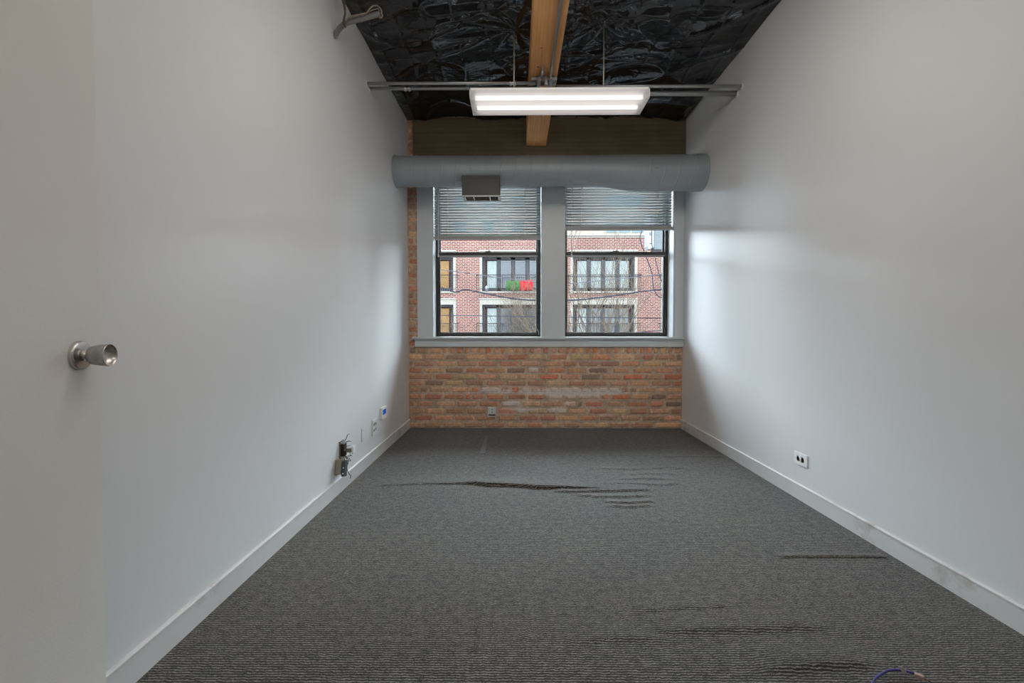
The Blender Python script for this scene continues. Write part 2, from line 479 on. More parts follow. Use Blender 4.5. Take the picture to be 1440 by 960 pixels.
CODE = {'t': (0.666, 0.409, 0.249), 'b': (0.539, 0.296, 0.189), 'r': (0.571, 0.251, 0.159), 'R': (0.603, 0.190, 0.099), 'd': (0.246, 0.181, 0.139),
        'y': (0.634, 0.439, 0.256), 'w': (0.666, 0.409, 0.302), 'g': (0.412, 0.258, 0.174)}
def seg(img, lst):
    off = 570 if img == 'L' else 760
    return [(off + a / 6.857, off + c / 6.857, k) for a, c, k in lst]
ROWS = [
 (124, 186, seg('L', [(22,105,'d'),(110,220,'b'),(230,350,'b'),(355,415,'t'),(425,480,'r'),(490,548,'r'),(565,620,'b'),(635,690,'t'),(700,755,'b'),(765,825,'R'),(838,895,'b'),(910,965,'r'),(985,1045,'t'),(1055,1115,'t'),(1125,1180,'b'),(1190,1250,'b'),(1260,1310,'w')])
  + seg('R', [(20,82,'r'),(95,155,'t'),(163,220,'b'),(232,290,'r'),(300,352,'r'),(362,425,'t'),(435,485,'R'),(498,550,'R'),(562,620,'t'),(632,695,'b'),(705,755,'r'),(765,815,'t'),(825,880,'r'),(888,945,'b'),(955,1007,'r'),(1018,1082,'r'),(1088,1140,'b'),(1150,1215,'t'),(1225,1280,'b'),(1290,1372,'b')])),
 (192, 246, seg('L', [(22,165,'t'),(178,375,'b'),(390,575,'g'),(580,775,'t'),(780,975,'b'),(985,1175,'r'),(1185,1378,'y')]) + seg('R', [(90,265,'r'),(285,480,'y'),(495,690,'r'),(700,890,'t'),(905,975,'b'),(985,1095,'r'),(1110,1300,'b'),(1310,1372,'d')])),
 (256, 309, seg('L', [(22,70,'g'),(78,285,'b'),(295,480,'t'),(495,690,'b'),(700,895,'b'),(905,1090,'r'),(1105,1305,'t')]) + seg('R', [(15,210,'b'),(220,355,'b'),(370,565,'b'),(580,765,'g'),(780,965,'r'),(980,1180,'t'),(1190,1372,'t')])),
 (320, 372, seg('L', [(22,165,'r'),(180,370,'t'),(380,560,'g'),(580,770,'r'),(780,970,'b'),(977,1155,'d'),(1175,1290,'w')]) + seg('R', [(0,52,'b'),(65,240,'r'),(255,455,'t'),(465,650,'d'),(700,870,'b'),(895,1095,'b'),(1110,1290,'b'),(1305,1372,'g')])),
 (382, 435, seg('L', [(22,270,'b'),(285,470,'r'),(490,680,'y'),(690,880,'t'),(890,1085,'y'),(1090,1285,'t')]) + seg('R', [(-10,180,'R'),(190,385,'b'),(395,580,'d'),(595,785,'b'),(800,1000,'R'),(1010,1180,'b'),(1195,1372,'R')])),
 (444, 495, seg('L', [(22,170,'b'),(180,365,'d'),(375,570,'y'),(580,755,'g'),(775,960,'b'),(970,1165,'b'),(1175,1350,'b')]) + seg('R', [(60,260,'y'),(270,445,'b'),(465,655,'b'),(665,850,'b'),(860,1055,'t'),(1070,1275,'b'),(1295,1372,'R')])),
 (508, 558, seg('L', [(22,125,'b'),(135,215,'g'),(230,430,'t'),(440,625,'t'),(632,715,'r'),(725,910,'w'),(918,1000,'r'),(1020,1100,'R'),(1120,1200,'w'),(1208,1290,'b')]) + seg('R', [(-5,80,'r'),(88,180,'w'),(188,290,'w'),(298,375,'w'),(385,465,'R'),(480,560,'b'),(568,655,'w'),(662,770,'w'),(780,855,'r'),(862,940,'g'),(950,1125,'t'),(1140,1220,'t'),(1230,1372,'t')])),
 (575, 626, seg('L', [(22,170,'b'),(180,360,'r'),(372,560,'r'),(577,632,'R'),(640,760,'r'),(780,960,'r'),(990,1165,'r'),(1180,1345,'r')]) + seg('R', [(70,220,'w'),(228,350,'w'),(360,500,'w'),(510,582,'w'),(590,680,'r'),(692,875,'R'),(887,1060,'t'),(1070,1220,'d'),(1230,1372,'b')])),
 (643, 696, seg('L', [(22,95,'b'),(105,270,'b'),(285,480,'t'),(495,695,'b'),(707,910,'r'),(922,1105,'w'),(1130,1305,'y')]) + seg('R', [(25,225,'b'),(232,350,'w'),(357,415,'d'),(432,615,'r'),(650,825,'b'),(840,1035,'r'),(1055,1200,'r'),(1210,1372,'d')])),
 (712, 765, seg('L', [(22,185,'b'),(195,370,'t'),(385,570,'b'),(590,780,'b'),(885,1060,'b'),(1070,1170,'w'),(1182,1378,'y')]) + seg('R', [(60,155,'w'),(162,260,'w'),(270,455,'t'),(475,655,'r'),(675,850,'y'),(865,1040,'r'),(1055,1250,'t'),(1260,1372,'g')])),
 (778, 832, seg('L', [(22,65,'b'),(75,260,'r'),(272,455,'t'),(467,670,'b'),(682,870,'b'),(890,1075,'b'),(1090,1290,'r')]) + seg('R', [(0,155,'r'),(167,370,'t'),(385,555,'r'),(572,755,'g'),(775,975,'b'),(987,1185,'b'),(1195,1372,'t')])),
 (846, 905, seg('L', [(22,165,'t'),(177,350,'t'),(362,545,'t'),(562,755,'b'),(767,965,'b'),(977,1160,'t'),(1172,1330,'r')]) + seg('R', [(60,210,'y'),(220,390,'b'),(400,540,'t'),(548,660,'y'),(672,870,'b'),(882,1095,'b'),(1107,1372,'t')])),
]
def lime_at(px, py):
    v = 0
    for (cx, cy, rx, ry, a) in ((800, 552, 95, 7, 1.0), (700, 551, 40, 6, .8), (720, 568, 14, 5, .9), (735, 577, 45, 5, .75), (770, 566, 40, 6, .6),
                                (650, 592, 45, 4, .55), (860, 552, 30, 5, .9), (785, 577, 20, 5, .7), (850, 520, 30, 10, .25), (750, 519, 12, 4, .7)):
        d = ((px - cx) / rx) ** 2 + ((py - cy) / ry) ** 2
        v = max(v, a * math.exp(-d * .8))
    return v
def build_backwall():
    vs, fs, cols, lims = [], [], [], []
    def addface(q, col, lim):
        fs.append(q)
        for _ in q: cols.append(col); lims.append(lim)
    rnd = random.Random(3)
    mort = (.60, .46, .34)
    def slab(x0, x1, z0, z1, y0=D, y1=D + .30, step=None):
        b0 = len(vs)
        for z in (z0, z1):
            for x, y in ((x0, y0), (x1, y0), (x1, y1), (x0, y1)): vs.append((x, y, z))
        for q in ((0, 3, 2, 1), (4, 5, 6, 7), (1, 2, 6, 5), (2, 3, 7, 6), (3, 0, 4, 7)):
            addface(tuple(b0 + i for i in q), mort, 0)
        # mortar front as a rough grid
        nx = max(1, int((x1 - x0) / .022)); nz = max(1, int((z1 - z0) / .014)); b1 = len(vs)
        for j in range(nz + 1):
            for i in range(nx + 1):
                x = x0 + (x1 - x0) * i / nx; z = z0 + (z1 - z0) * j / nz
                d = mnoise.noise(Vector((x * 28, z * 40, 1))) * .0035
                vs.append((x, y0 + .0015 + d, z))
        for j in range(nz):
            for i in range(nx):
                a = b1 + j * (nx + 1) + i
                xx, _, zz = vs[a]
                px = 726 + xx / S; py = 463 - (zz - H) / S
                sh = .85 + .3 * mnoise.noise(Vector((xx * 6, zz * 9, 5)))
                addface((a, a + 1, a + nx + 2, a + nx + 1), tuple(c * sh for c in mort), lime_at(px, py) * 1.1)
    def brick(x0, x1, z0, z1, code):
        base = tuple(.82 * c + .18 * q for c, q in zip(CODE[code], (.60, .39, .27))); j = rnd.uniform(.86, 1.12)
        col = tuple(max(.01, c * j * rnd.uniform(.95, 1.05)) for c in base)
        out = rnd.uniform(.003, .008)
        n = max(3, int((x1 - x0) / .02)); k = 4; b0 = len(vs)
        for jz in range(k + 1):
            for i in range(n + 1):
                u = i / n; w = jz / k
                x = x0 + (x1 - x0) * u; z = z0 + (z1 - z0) * w
                e = min(min(u, 1 - u) * (x1 - x0), min(w, 1 - w) * (z1 - z0))
                edge = (i in (0, n)) or (jz in (0, k))
                q = Vector((x * 35, z * 45, 9))
                if edge:
                    x += mnoise.noise(q) * .005; z += mnoise.noise(q + Vector((7, 3, 1))) * .005
                y = D - (0 if not edge else -.006) - (0 if edge else out) + mnoise.noise(q * 1.7) * .0025
                vs.append((x, y, z))
        for jz in range(k):
            for i in range(n):
                a = b0 + jz * (n + 1) + i
                xx, _, zz = vs[a]
                px = 726 + xx / S; py = 463 - (zz - H) / S
                addface((a, a + 1, a + n + 2, a + n + 1), col, lime_at(px, py) + (.30 if code == 'w' else 0))
    slab(XL, OL[0] - .013, 0, TOPZ)
    slab(OR[1] + .018, XR, 0, TOPZ)
    slab(OL[1] + .02, OR[0] - .02, OZ0 - .05, OZ1)
    slab(OL[0] - .02, OR[1] + .02, 0, OZ0 - .024)
    slab(OL[0] - .02, OR[1] + .02, OZ1 + .021, TOPZ)
    for (za, zb, bricks) in ROWS:
        z1 = atZ(470 + (za - 1) / 6.857, D); z0 = atZ(470 + (zb + 1.5) / 6.857, D)
        for (a, c, k) in bricks:
            brick(max(XL + .001, atX(a, D)), min(XR - .001, atX(c, D)), max(.004, z0), z1, k)
    # left strip beside the window, up to the ceiling, coursed in line with the parapet below
    z = atZ(486, D); r = 0
    while z < ZC_FAR:
        z1 = z + .060
        cut = XL + (.06 if r % 2 else .13)
        xe = OL[0] - .03
        bl = [(XL + .001, cut), (cut + .010, xe)]
        for a, c in bl:
            brick(a, c, z, z1, rnd.choice('bbrrtgb'))
        z += .0705; r += 1
    me = bpy.data.meshes.new('wall_back'); me.from_pydata(vs, [], fs)
    ca = me.color_attributes.new('brick_colour', 'FLOAT_COLOR', 'CORNER')
    arr = np.ones((len(cols), 4), dtype=np.float32); arr[:, :3] = np.array(cols)
    ca.data.foreach_set('color', arr.ravel())
    la = me.attributes.new('lime', 'FLOAT', 'CORNER'); la.data.foreach_set('value', np.array(lims, dtype=np.float32))
    me.materials.append(M['brick']); me.update()
    o = bpy.data.objects.new('wall_back', me); COL.objects.link(o)
    return o
struct(build_backwall(), 'old exposed brick wall under and beside the two windows', 'wall')

# window trim (casings, mullion, jambs, stool, apron)
JD = D + .145                                # face of the dark window frame
def trim(name, m, lab, bev=.0015):
    return struct(m.build(name, M['trim'], bevel=bev), lab, 'trim')
m = MB(); xo = atX(587, TF)
m.box(xo, OL[0] - .012, TF, D + .02, OZ0, OZ1 + .02)
m.box(OL[0] - .012, OL[0], TF - .004, JD + .06, OZ0, OZ1)           # jamb board with small bead
trim('trim_1', m, 'grey painted casing at the left edge of the left window')
m = MB(); m.box(OL[1], OR[0], TF, JD + .06, OZ0, OZ1 + .02)
trim('trim_2', m, 'broad flat grey mullion panel between the two windows')
m = MB(); m.box(OR[1], OR[1] + .014, TF - .004, JD + .06, OZ0, OZ1)
m.box(OR[1] + .017, XR - .002, TF, D + .02, OZ0, OZ1 + .02)
trim('trim_3', m, 'grey painted casing at the right edge of the right window')
m = MB(); m.box(atX(579, TF - .05), XR - .004, TF - .045, JD + .05, OZ0 - .022, OZ0)
m.box(atX(583, TF), XR - .002, TF - .004, D + .02, atZ(487.5, TF), OZ0 - .022)
m.box(atX(583, TF), XR - .002, TF - .014, D + .02, OZ0 - .034, OZ0 - .022)
trim('trim_4', m, 'grey painted window stool and apron running under both windows', .003)
m = MB(); m.box(OL[0], OR[1], TF, JD + .06, OZ1, OZ1 + .02)
trim('trim_5', m, 'grey head board over both windows behind the duct')

# ------------------------------------------------------------------ windows
def window(name, x0, x1, rail_px, lab):
    zb = OZ0; fw = .030
    root = MB()
    root.frame(x0, x1, zb, OZ1, fw, JD, JD + .09, wb=.035)          # outer dark frame
    root.box(x0 + .006, x0 + .012, JD - .006, JD, zb + .03, OZ1)    # track fins
    root.box(x1 - .012, x1 - .006, JD - .006, JD, zb + .03, OZ1)
    w = root.build(name, M['bronze'], bevel=.002)
    struct(w, lab, 'window')
    zr = atZ(357, JD)                                                # meeting rail
    ix0, ix1 = x0 + fw, x1 - fw
    low = MB(); low.frame(ix0 - .004, ix1 + .004, zb + .030, zr, .015, JD + .01, JD + .035, wb=.012, wt=.012)
    s = low.build('lower_sash', M['bronze'], w, bevel=.0015)
    lip = MB(); lip.box(ix0, ix1, JD + .002, JD + .034, zr - .030, zr - .013)
    l2 = lip.build('sash_lip', M['sashlip'], s, bevel=.0015)
    l2['label'] = 'pale grey lip along the top of the lower sash'
    mt = MB(); mt.box(ix0, ix1, JD + .004, JD + .07, zr - .014, zr + .022)
    mt.build('meeting_rail', M['bronze'], w, bevel=.002)
    g = MB(); g.box(ix0 + .008, ix1 - .008, JD + .020, JD + .024, zb + .038, zr - .008)
    g.build('pane', M['glass'], s)
    up = MB(); up.frame(ix0 - .004, ix1 + .004, zr + .0, OZ1 - .02, .018, JD + .045, JD + .07)
    u = up.build('upper_sash', M['bronze'], w, bevel=.0015)
    g = MB(); g.box(ix0 + .01, ix1 - .01, JD + .055, JD + .059, zr + .015, OZ1 - .035)
    g.build('pane', M['glass'], u)
    fr = MB(); fr.frame(ix0 + .011, ix1 - .011, zb + .042, zr - .012, .004, JD + .012, JD + .02)
    q = fr.build('glazing_bead', M['sashlip'], s); q['label'] = 'pale glazing bead'
    lk = MB(); xm = (x0 + x1) / 2
    lk.box(xm - .03, xm + .03, JD - .004, JD + .01, zr + .022, zr + .030); lk.tube([(xm, JD, zr + .03), (xm + .02, JD - .005, zr + .042)], .004)
    lk.build('sash_lock', M['bronze'], w)
window('window_1', OL[0], OL[1], 0, 'left dark framed sash window with blind pulled lower')
window('window_2', OR[0], OR[1], 0, 'right dark framed sash window with blind raised higher')

# ------------------------------------------------------------------ blinds
def blind(x0, x1, zbot, lab, cords, drops, wand):
    y = TF + .045
    r = empty('window_blind', ((x0 + x1) / 2, y, OZ1 - .03), lab, 'blind', 'aluminium blinds in the two windows')
    x0 += .006; x1 -= .006
    h = MB(); h.box(x0, x1, y - .020, y + .020, OZ1 - .032, OZ1 - .004); h.build('head_rail', M['rail'], r, bevel=.002)
    s = MB(); z = zbot + .045; pitch = .0283; zt = OZ1 - .045; w = .0165; tilt = math.radians(30); k = 0
    while z < zt:
        n = 4; b0 = len(s.v); jz = random.uniform(-.0012, .0012)
        for X in (x0, x1):
            for i in range(n + 1):
                u = -1 + 2 * i / n
                cy = u * w * math.cos(tilt); cz = -u * w * math.sin(tilt) + (1 - u * u) * .0042
                s.v.append((X, y + cy, z + cz + jz * (1 if X == x0 else -1)))
        for i in range(n):
            s.f.append((b0 + i, b0 + i + 1, b0 + n + 2 + i, b0 + n + 1 + i)); s.sm.append(True)
        z += pitch; k += 1
    so = s.build('slats', M['slat'], r)
    sm = so.modifiers.new('thick', 'SOLIDIFY'); sm.thickness = .0008
    b2 = MB(); b2.prism([(y - .019, zbot + .003), (y - .014, zbot), (y + .014, zbot), (y + .019, zbot + .003), (y + .019, zbot + .030), (y - .019, zbot + .030)], x0, x1, 'x')
    b2.build('bottom_rail', M['rail'], r, bevel=.002)
    lb = MB(); lb.box(x0 + .002, x1 - .002, y - .020, y + .02, zbot - .004, zbot + .002)
    q = lb.build('rail_edge', M['slat'], r); q['label'] = 'pale lower edge of the bottom rail'
    for px in cords:
        X = atX(px, y)
        c = MB(); c.tube([(X, y - .019, zbot + .02), (X, y - .019, OZ1 - .03)], .0011, 6); c.tube([(X, y + .019, zbot + .02), (X, y + .019, OZ1 - .03)], .0011, 6)
        zz = zbot + .045
        while zz < zt:
            c.box(X - .0035, X + .0035, y - .0205, y - .016, zz + .004, zz + .012); zz += pitch
        c.build('ladder_cord', M['cord'], r)
    for px, zend in drops:
        X = atX(px, y)
        c = MB(); c.tube([(X, y - .024, zend), (X + .001, y - .024, (zend + OZ1) / 2), (X, y - .022, OZ1 - .02)], .0012, 6)
        c.build('lift_cord', M['cord'], r)
    if wand:
        X = atX(wand[0], y); ze = atZ(wand[1], y)
        c = MB(); c.tube([(X, y - .028, ze), (X, y - .026, OZ1 - .03)], .0035, 6)
        wo = c.build('tilt_wand', M['wand'], r)
        t = MB(); t.lathe([(.001, 0), (.0065, .002), (.006, .03), (.003, .036), (.001, .037)], (X, y - .028, ze - .036), (0, 0, 1), 12)
        t.build('wand_tip', M['whitepl'], wo)
yb_ = TF + .045
blind(OL[0], OL[1], atZ(336.3, yb_), 'grey slatted blind in the left window, hanging lower', (631, 738), [(754, atZ(350, yb_))], (617.5, 357))
blind(OR[0], OR[1], atZ(323.3, yb_), 'grey slatted blind in the right window, raised higher', (817, 923), [], (803, 358))
# the long pull cord of the right blind and the loose one of the left blind
pc = MB(); yc = TF - .052
Xc = atX(938.5, yc)
pc.tube([(atX(939.5, yb_), yb_ - .02, atZ(322, yb_)), (atX(938.6, yb_), yb_ - .02, atZ(400, yb_)), (atX(939, yb_), yb_ - .025, atZ(440, yb_)), (atX(938, yb_), TF - .01, atZ(466, TF)),
         (atX(939, yc), yc, OZ0 + .006), (atX(940, yc), yc, atZ(486, yc)), (atX(939, yc), yc, atZ(494, yc)), (atX(941, yc), yc, atZ(505, yc))], .0019, 6)
pc.lathe([(.001, 0), (.0045, .004), (.0045, .02), (.001, .024)], (atX(941, yc), yc, atZ(508, yc)), (0, 0, 1), 10)
tag(pc.build('pull_cord', M['cord']), 'thin cream cord hanging down the right side of the right window', 'cord')
pc = MB(); yy = TF + .07
pc.tube([onY(752.5, 415, yy), onY(753, 450, yy), onY(753.5, 459, yy), onY(756, 464, yy), onY(758, 468, yy), onY(757.5, 470.5, yy)], .0022, 6)
tag(pc.build('pull_cord', M['cord']), 'short curled white cord at the lower right corner of the left window', 'cord')

# ------------------------------------------------------------------ header and beam
HY = D - .035
m = MB(); m.box(HX0, XR - .001, HY, D + .002, 2.78, ceil_z(D) + .06)
tag(m.build('window_header', M['header'], bevel=.006), 'dark brown timber header above the duct, under the ceiling film', 'header', kind='structure')
BX0, BX1 = atX(740, HY, 200), atX(768, HY, 200); BZ = atZ(205, HY)
m = MB(); m.box(BX0, BX1, YF, HY + .001, BZ, 3.3)
bo = m.build('ceiling_beam', M['beam'], bevel=.006)
tag(bo, 'orange brown wooden beam running down the middle of the black ceiling', 'beam', kind='structure')
# ragged film/tape edge along the header top
m = MB(); rnd = random.Random(5); x = HX0; zt = ceil_z(D)
top = []; bot = []
while x < XR:
    top.append((x, HY - .004, zt + .01)); bot.append((x, HY - .005 - rnd.uniform(0, .012), zt - rnd.choice((.004, .010, .018, .008, .026)) * rnd.uniform(.4, 1.2)))
    x += rnd.uniform(.02, .06)
top.append((XR - .001, HY - .004, zt + .01)); bot.append((XR - .001, HY - .006, zt - .01))
for i in range(len(top) - 1):
    if BX0 - .02 < top[i][0] < BX1: continue
    m.poly([bot[i], bot[i + 1], top[i + 1], top[i]])
eo = m.build('film_edge', M['tape']); sd = eo.modifiers.new('t', 'SOLIDIFY'); sd.thickness = .001
tag(eo, 'torn pale edge of film along the top of the timber header', 'film edge', kind='structure')

# ------------------------------------------------------------------ ceiling film
RODS = [(atX(722.5, 3.2), 3.2), (atX(846.5, 3.2), 3.2)]
def build_ceiling():
    nx, ny = 260, 420
    xs = np.linspace(XL - .005, XR + .005, nx); ys = np.linspace(YF, D + .005, ny)
    X, Y = np.meshgrid(xs, ys); Z = ZC0 + (ZC_FAR - ZC0) * Y / D
    rn = np.random.RandomState(4)
    A = np.zeros_like(X)
    # billows between fastening lines
    for k in range(9):
        a = rn.uniform(0, 2 * PI); f = rn.uniform(1.2, 5); ph = rn.uniform(0, 6)
        A += .012 / (1 + .3 * f) * np.sin(f * (X * math.cos(a) + Y * math.sin(a)) * 2 + ph)
    # long soft pleats running down from the left wall
    for (cx, cy, ang, ln, w, h) in ((-.75, 3.25, .45, .9, .035, .022), (-.62, 3.45, .45, .8, .03, .018), (-.85, 3.0, .5, .9, .04, .02), (-.5, 3.05, .35, .6, .03, .02),
                                    (-.35, 2.95, .12, .5, .028, .022), (-.85, 3.6, .55, .7, .03, .016), (-.95, 3.9, .7, .6, .03, .012), (-.3, 3.25, .1, .4, .02, .014),
                                    (.75, 3.05, -.12, .5, .03, .022), (.95, 3.1, .15, .6, .03, .02), (1.2, 3.0, .18, .6, .03, .02), (.6, 2.95, .4, .4, .02, .02),
                                    (1.35, 3.4, .2, .5, .03, .012), (.55, 3.5, .2, .5, .025, .012), (.9, 3.6, -.1, .5, .025, .01), (-.2, 3.8, .3, .6, .025, .010)):
        ca, sa = math.cos(-ang), math.sin(-ang)
        u = (X - cx) * ca + (Y - cy) * sa; v = -(X - cx) * sa + (Y - cy) * ca
        v = v + .02 * np.sin(u * 9 + cx * 7)
        A -= h * np.exp(-(v / w) ** 2) * np.exp(-(u / (ln * .5)) ** 4)
    C1 = np.array([abs(mnoise.noise(Vector((x * 1.9 + .25 * math.sin(y * 3), y * 2.6, 3.1)))) for x, y in zip(X.ravel(), Y.ravel())]).reshape(X.shape)
    C2 = np.array([abs(mnoise.noise(Vector((x * 5.2 + y * 1.5, y * 4.0 - x * 2, 8.4)))) for x, y in zip(X.ravel(), Y.ravel())]).reshape(X.shape)
    A -= .026 * (1 - C1) ** 8 + .0045 * (1 - C2) ** 8
    # boards under the film press faint lines through it
    for k in range(-6, 10):
        xk = .2 + k * .205
        A -= .006 * np.exp(-((X - xk - .004 * np.sin(Y * 5 + k)) / .008) ** 2)
    # star gathers where the hanger rods pierce the film
    for (rx, ry) in RODS:
        dx, dy = X - rx, Y - ry; r = np.sqrt(dx ** 2 + dy ** 2) + 1e-4; th = np.arctan2(dy, dx)
        A += .020 * np.exp(-(r / .28) ** 2) * np.abs(np.sin(th * 4.5 + rx)) * np.minimum(r / .06, 1) + .03 * np.exp(-(r / .05) ** 2) * .3
    ed = np.clip((X - XL) / .06, 0, 1) * np.clip((XR - X) / .06, 0, 1) * np.clip((D - Y) / .06, 0, 1)
    Z = Z + A * (.25 + .75 * ed)
    v = np.stack([X, Y, Z], -1).reshape(-1, 3)
    idx = np.arange(nx * ny).reshape(ny, nx)
    f = np.stack([idx[:-1, :-1], idx[1:, :-1], idx[1:, 1:], idx[:-1, 1:]], -1).reshape(-1, 4)
    me = bpy.data.meshes.new('ceiling'); me.from_pydata(v.tolist(), [], f.tolist())
    me.polygons.foreach_set('use_smooth', [True] * len(f)); me.materials.append(M['film']); me.update()
    o = bpy.data.objects.new('ceiling', me); COL.objects.link(o); return o
struct(build_ceiling(), 'ceiling lined with wrinkled glossy black plastic film', 'ceiling')
m = MB(); m.box(XL, XR, YF - .12, D + .3, 3.42, 3.5)
struct(m.build('ceiling_deck', M['header']), 'roof deck hidden above the black film', 'ceiling')

# ------------------------------------------------------------------ conduits under the beam
def pipe(name, pts, r, lab, cat='conduit', mat='conduit', group=None, n=14):
    m = MB(); m.tube(pts, r, n)
    return tag(m.build(name, M[mat]), lab, cat, group)
ZL = lambda px, py, X: onX(px, py, X)
A0 = onX(515.5, 117.3, XL + .002); JX = atX(757, A0.y, 117)
A0.y -= .0
cA = pipe('conduit', [A0, (JX - .02, A0.y, atZ(116.8, A0.y, 757))], .0115, 'thin grey conduit from the left wall to the beam, nearer of the left pair', group=None)
B0 = onX(519.5, 124.6, XL + .002)
cB = pipe('conduit', [B0, (JX, B0.y, atZ(123.3, B0.y, 757))], .0125, 'thin grey conduit from the left wall passing behind the light, farther of the left pair')
C0 = onX(1043.5, 121.0, XR - .002)
cC = pipe('conduit', [C0, (atX(783, C0.y, 121), C0.y, atZ(121.6, C0.y, 783))], .0125, 'thin grey conduit from the right wall to the beam, upper of the right pair')
D0 = onX(1036, 131.5, XR - .002)
cD = pipe('conduit', [D0, (atX(775, D0.y, 131), D0.y, atZ(131.0, D0.y, 775))], .020, 'thick grey pipe from the right wall ending behind the light, lower of the right pair')
zE = BZ - .014
XE = atX(773.7, A0.y, 112.5)
cE = pipe('conduit', [(XE, YF + .01, zE), (XE, A0.y - .03, zE)], .0105, 'grey conduit running lengthwise under the wooden beam')
# compression couplings
def coupling(parent, c, axis, r, l=.05):
    m = MB(); a = Vector(axis); c = Vector(c)
    m.lathe([(r * .9, -l / 2), (r * 1.45, -l / 2), (r * 1.45, -l / 2 + .010), (r * 1.15, -l / 2 + .012), (r * 1.15, l / 2 - .012), (r * 1.45, l / 2 - .010), (r * 1.45, l / 2), (r * .9, l / 2)], c, a, 12)
    for s in (-1, 1):
        q = c + a * s * l * .25; m.tube([q, q - Vector((0, .0, r * 1.9))], .0035, 6)
    o = m.build('coupling', M['steel'], parent)
coupling(cA, (atX(721, A0.y, 117), A0.y, atZ(117, A0.y, 721)), (1, 0, 0), .0115)
coupling(cB, (atX(573, B0.y, 125), B0.y, atZ(124.4, B0.y, 573)), (1, 0, 0), .0125)
for c, p0 in ((cA, A0), (cB, B0)):
    pl = MB(); pl.lathe([(.012, 0), (.020, 0), (.019, .004), (.012, .005)], p0, (1, 0, 0), 14); pl.build('wall_ring', M['whitepl'], c)
for c, p0, rr in ((cC, C0, .02), (cD, D0, .027)):
    pl = MB(); pl.lathe([(.012, 0), (rr, 0), (rr * .95, .004), (.012, .005)], p0, (-1, 0, 0), 14); pl.build('wall_ring', M['whitepl'], c)

# junction hardware under the beam
jr = empty('conduit_junction', (atX(766, A0.y), A0.y, BZ), 'cluster of grey conduit fittings clamped under the beam above the light', 'conduit fitting')
yj = A0.y
m = MB(); x0j, x1j = atX(747, yj, 118), atX(783, yj, 118)
m.box(x0j, x1j, yj - .02, yj + .06, BZ - .004, BZ - .0005)
m.box(x0j, x1j, yj - .02, yj - .016, BZ - .024, BZ - .001); m.box(x0j, x1j, yj + .056, yj + .06, BZ - .024, BZ - .001)
m.build('strut_channel', M['conduit'], jr)
for px in (757.5, 774.5):                                            # conduit bodies with covers
    X = atX(px, yj, 118)
    m = MB(); m.box(X - .014, X + .014, yj - .05, yj + .075, BZ - .046, BZ - .018)
    bd = m.build('conduit_body', M['conduit'], jr, bevel=.006, seg=3)
    m = MB(); m.box(X - .011, X + .011, yj - .053, yj - .050, BZ - .044, BZ - .020)
    for zz in (BZ - .040, BZ - .024): m.lathe([(.0035, 0), (.0035, -.003), (0.0, -.004)], (X, yj - .053, zz), (0, 1, 0), 8)
    m.build('cover', M['steel'], bd, bevel=.001)
    m = MB(); m.lathe([(.010, 0), (.017, 0), (.017, -.014), (.012, -.016), (.012, -.03)], (X, yj - .045, BZ - .030), (0, 1, 0), 12)
    m.build('locknut', M['steel'], bd)
# tapered stub pointing back toward the room
X = atX(761.5, yj, 112)
m = MB(); m.tube([(X, yj - .045, BZ - .022), (X, yj - .13, BZ - .020), (X, yj - .17, BZ - .014)], [.0115, .0105, .004], 12)
m.build('pipe_stub', M['steel'], jr)
X = atX(767.5, yj, 118)
m = MB(); m.prism([(X - .012, BZ - .062), (X + .013, BZ - .062), (X + .004, BZ + .0), (X - .006, BZ + .0)], yj - .035, yj - .012, 'y')
m.build('bracket', M['conduit'], jr, bevel=.003)

# broken pipe stub sticking out of the left wall with its cables
P = [onX(470.5, 52.5, XL + .002)]
y0 = P[0].y
for i, (px, py, t) in enumerate(((474, 45, .12), (480, 37.5, .22), (487, 32.5, .33), (500, 28.5, .5), (517, 24, .75), (536, 19, 1.0))):
    P.append(onY(px, py, y0 - .10 * t))
pr = empty('wall_pipe', P[0], 'open grey pipe elbow sticking out of the left wall near the ceiling', 'pipe')
PP = []
for i in range(len(P) - 1):
    q0, q1, q2, q3 = [P[max(0, min(len(P) - 1, i + k_))] for k_ in (-1, 0, 1, 2)]
    for j in range(5):
        t = j / 5; PP.append(.5 * ((2 * q1) + (q2 - q0) * t + (2 * q0 - 5 * q1 + 4 * q2 - q3) * t * t + (3 * q1 - q0 - 3 * q2 + q3) * t ** 3))
PP.append(P[-1])
m = MB(); m.tube(PP, .0155, 16, caps=False)
m.build('pipe', M['pvc'], pr)
m = MB(); m.tube([Vector(P[-1]) - (Vector(P[-1]) - Vector(P[-2])).normalized() * .004, P[-1]], .0135, 16); m.build('pipe_mouth', M['hole'], pr)
for t in (4, 2):
    a, c = Vector(P[t]), Vector(P[t + 1]); d = (c - a).normalized()
    mm = MB(); mm.tube([a.lerp(c, .4) , a.lerp(c, .4) + d * .008], .0182, 14); mm.build('cable_tie', M['cabletan'], pr)
m = MB()
yk = y0 - .03
m.tube([onY(481, -30, yk), onY(481.5, 0, yk), onY(484, 8, yk), onY(485.5, 18, yk), onY(483.5, 27, yk), onY(482.5, 33, yk - .02), onY(485, 37, yk - .03)], .006, 8)
m.tube([onY(486, -30, yk), onY(484.5, 2, yk), onY(486, 14, yk), onY(484, 25, yk), onY(483, 31, yk - .025)], .004, 8)
tag(m.build('loose_cable', M['cabledk']), 'dark cables dropping from the ceiling onto the wall pipe stub', 'cable')
m = MB(); ye = y0 - .10
m.tube([onY(484, 33, ye + .05), onY(489, 26, ye + .03), onY(494, 22.5, ye + .02), onY(505, 20.5, ye), onY(516, 18, ye - .01), onY(520, 12, ye - .01), onY(525, 8.2, ye), onY(530, 7.8, ye), onY(534.5, 11, ye), onY(536.8, 16, ye - .01), onY(536.5, 20, ye - .02)], .0042, 8)
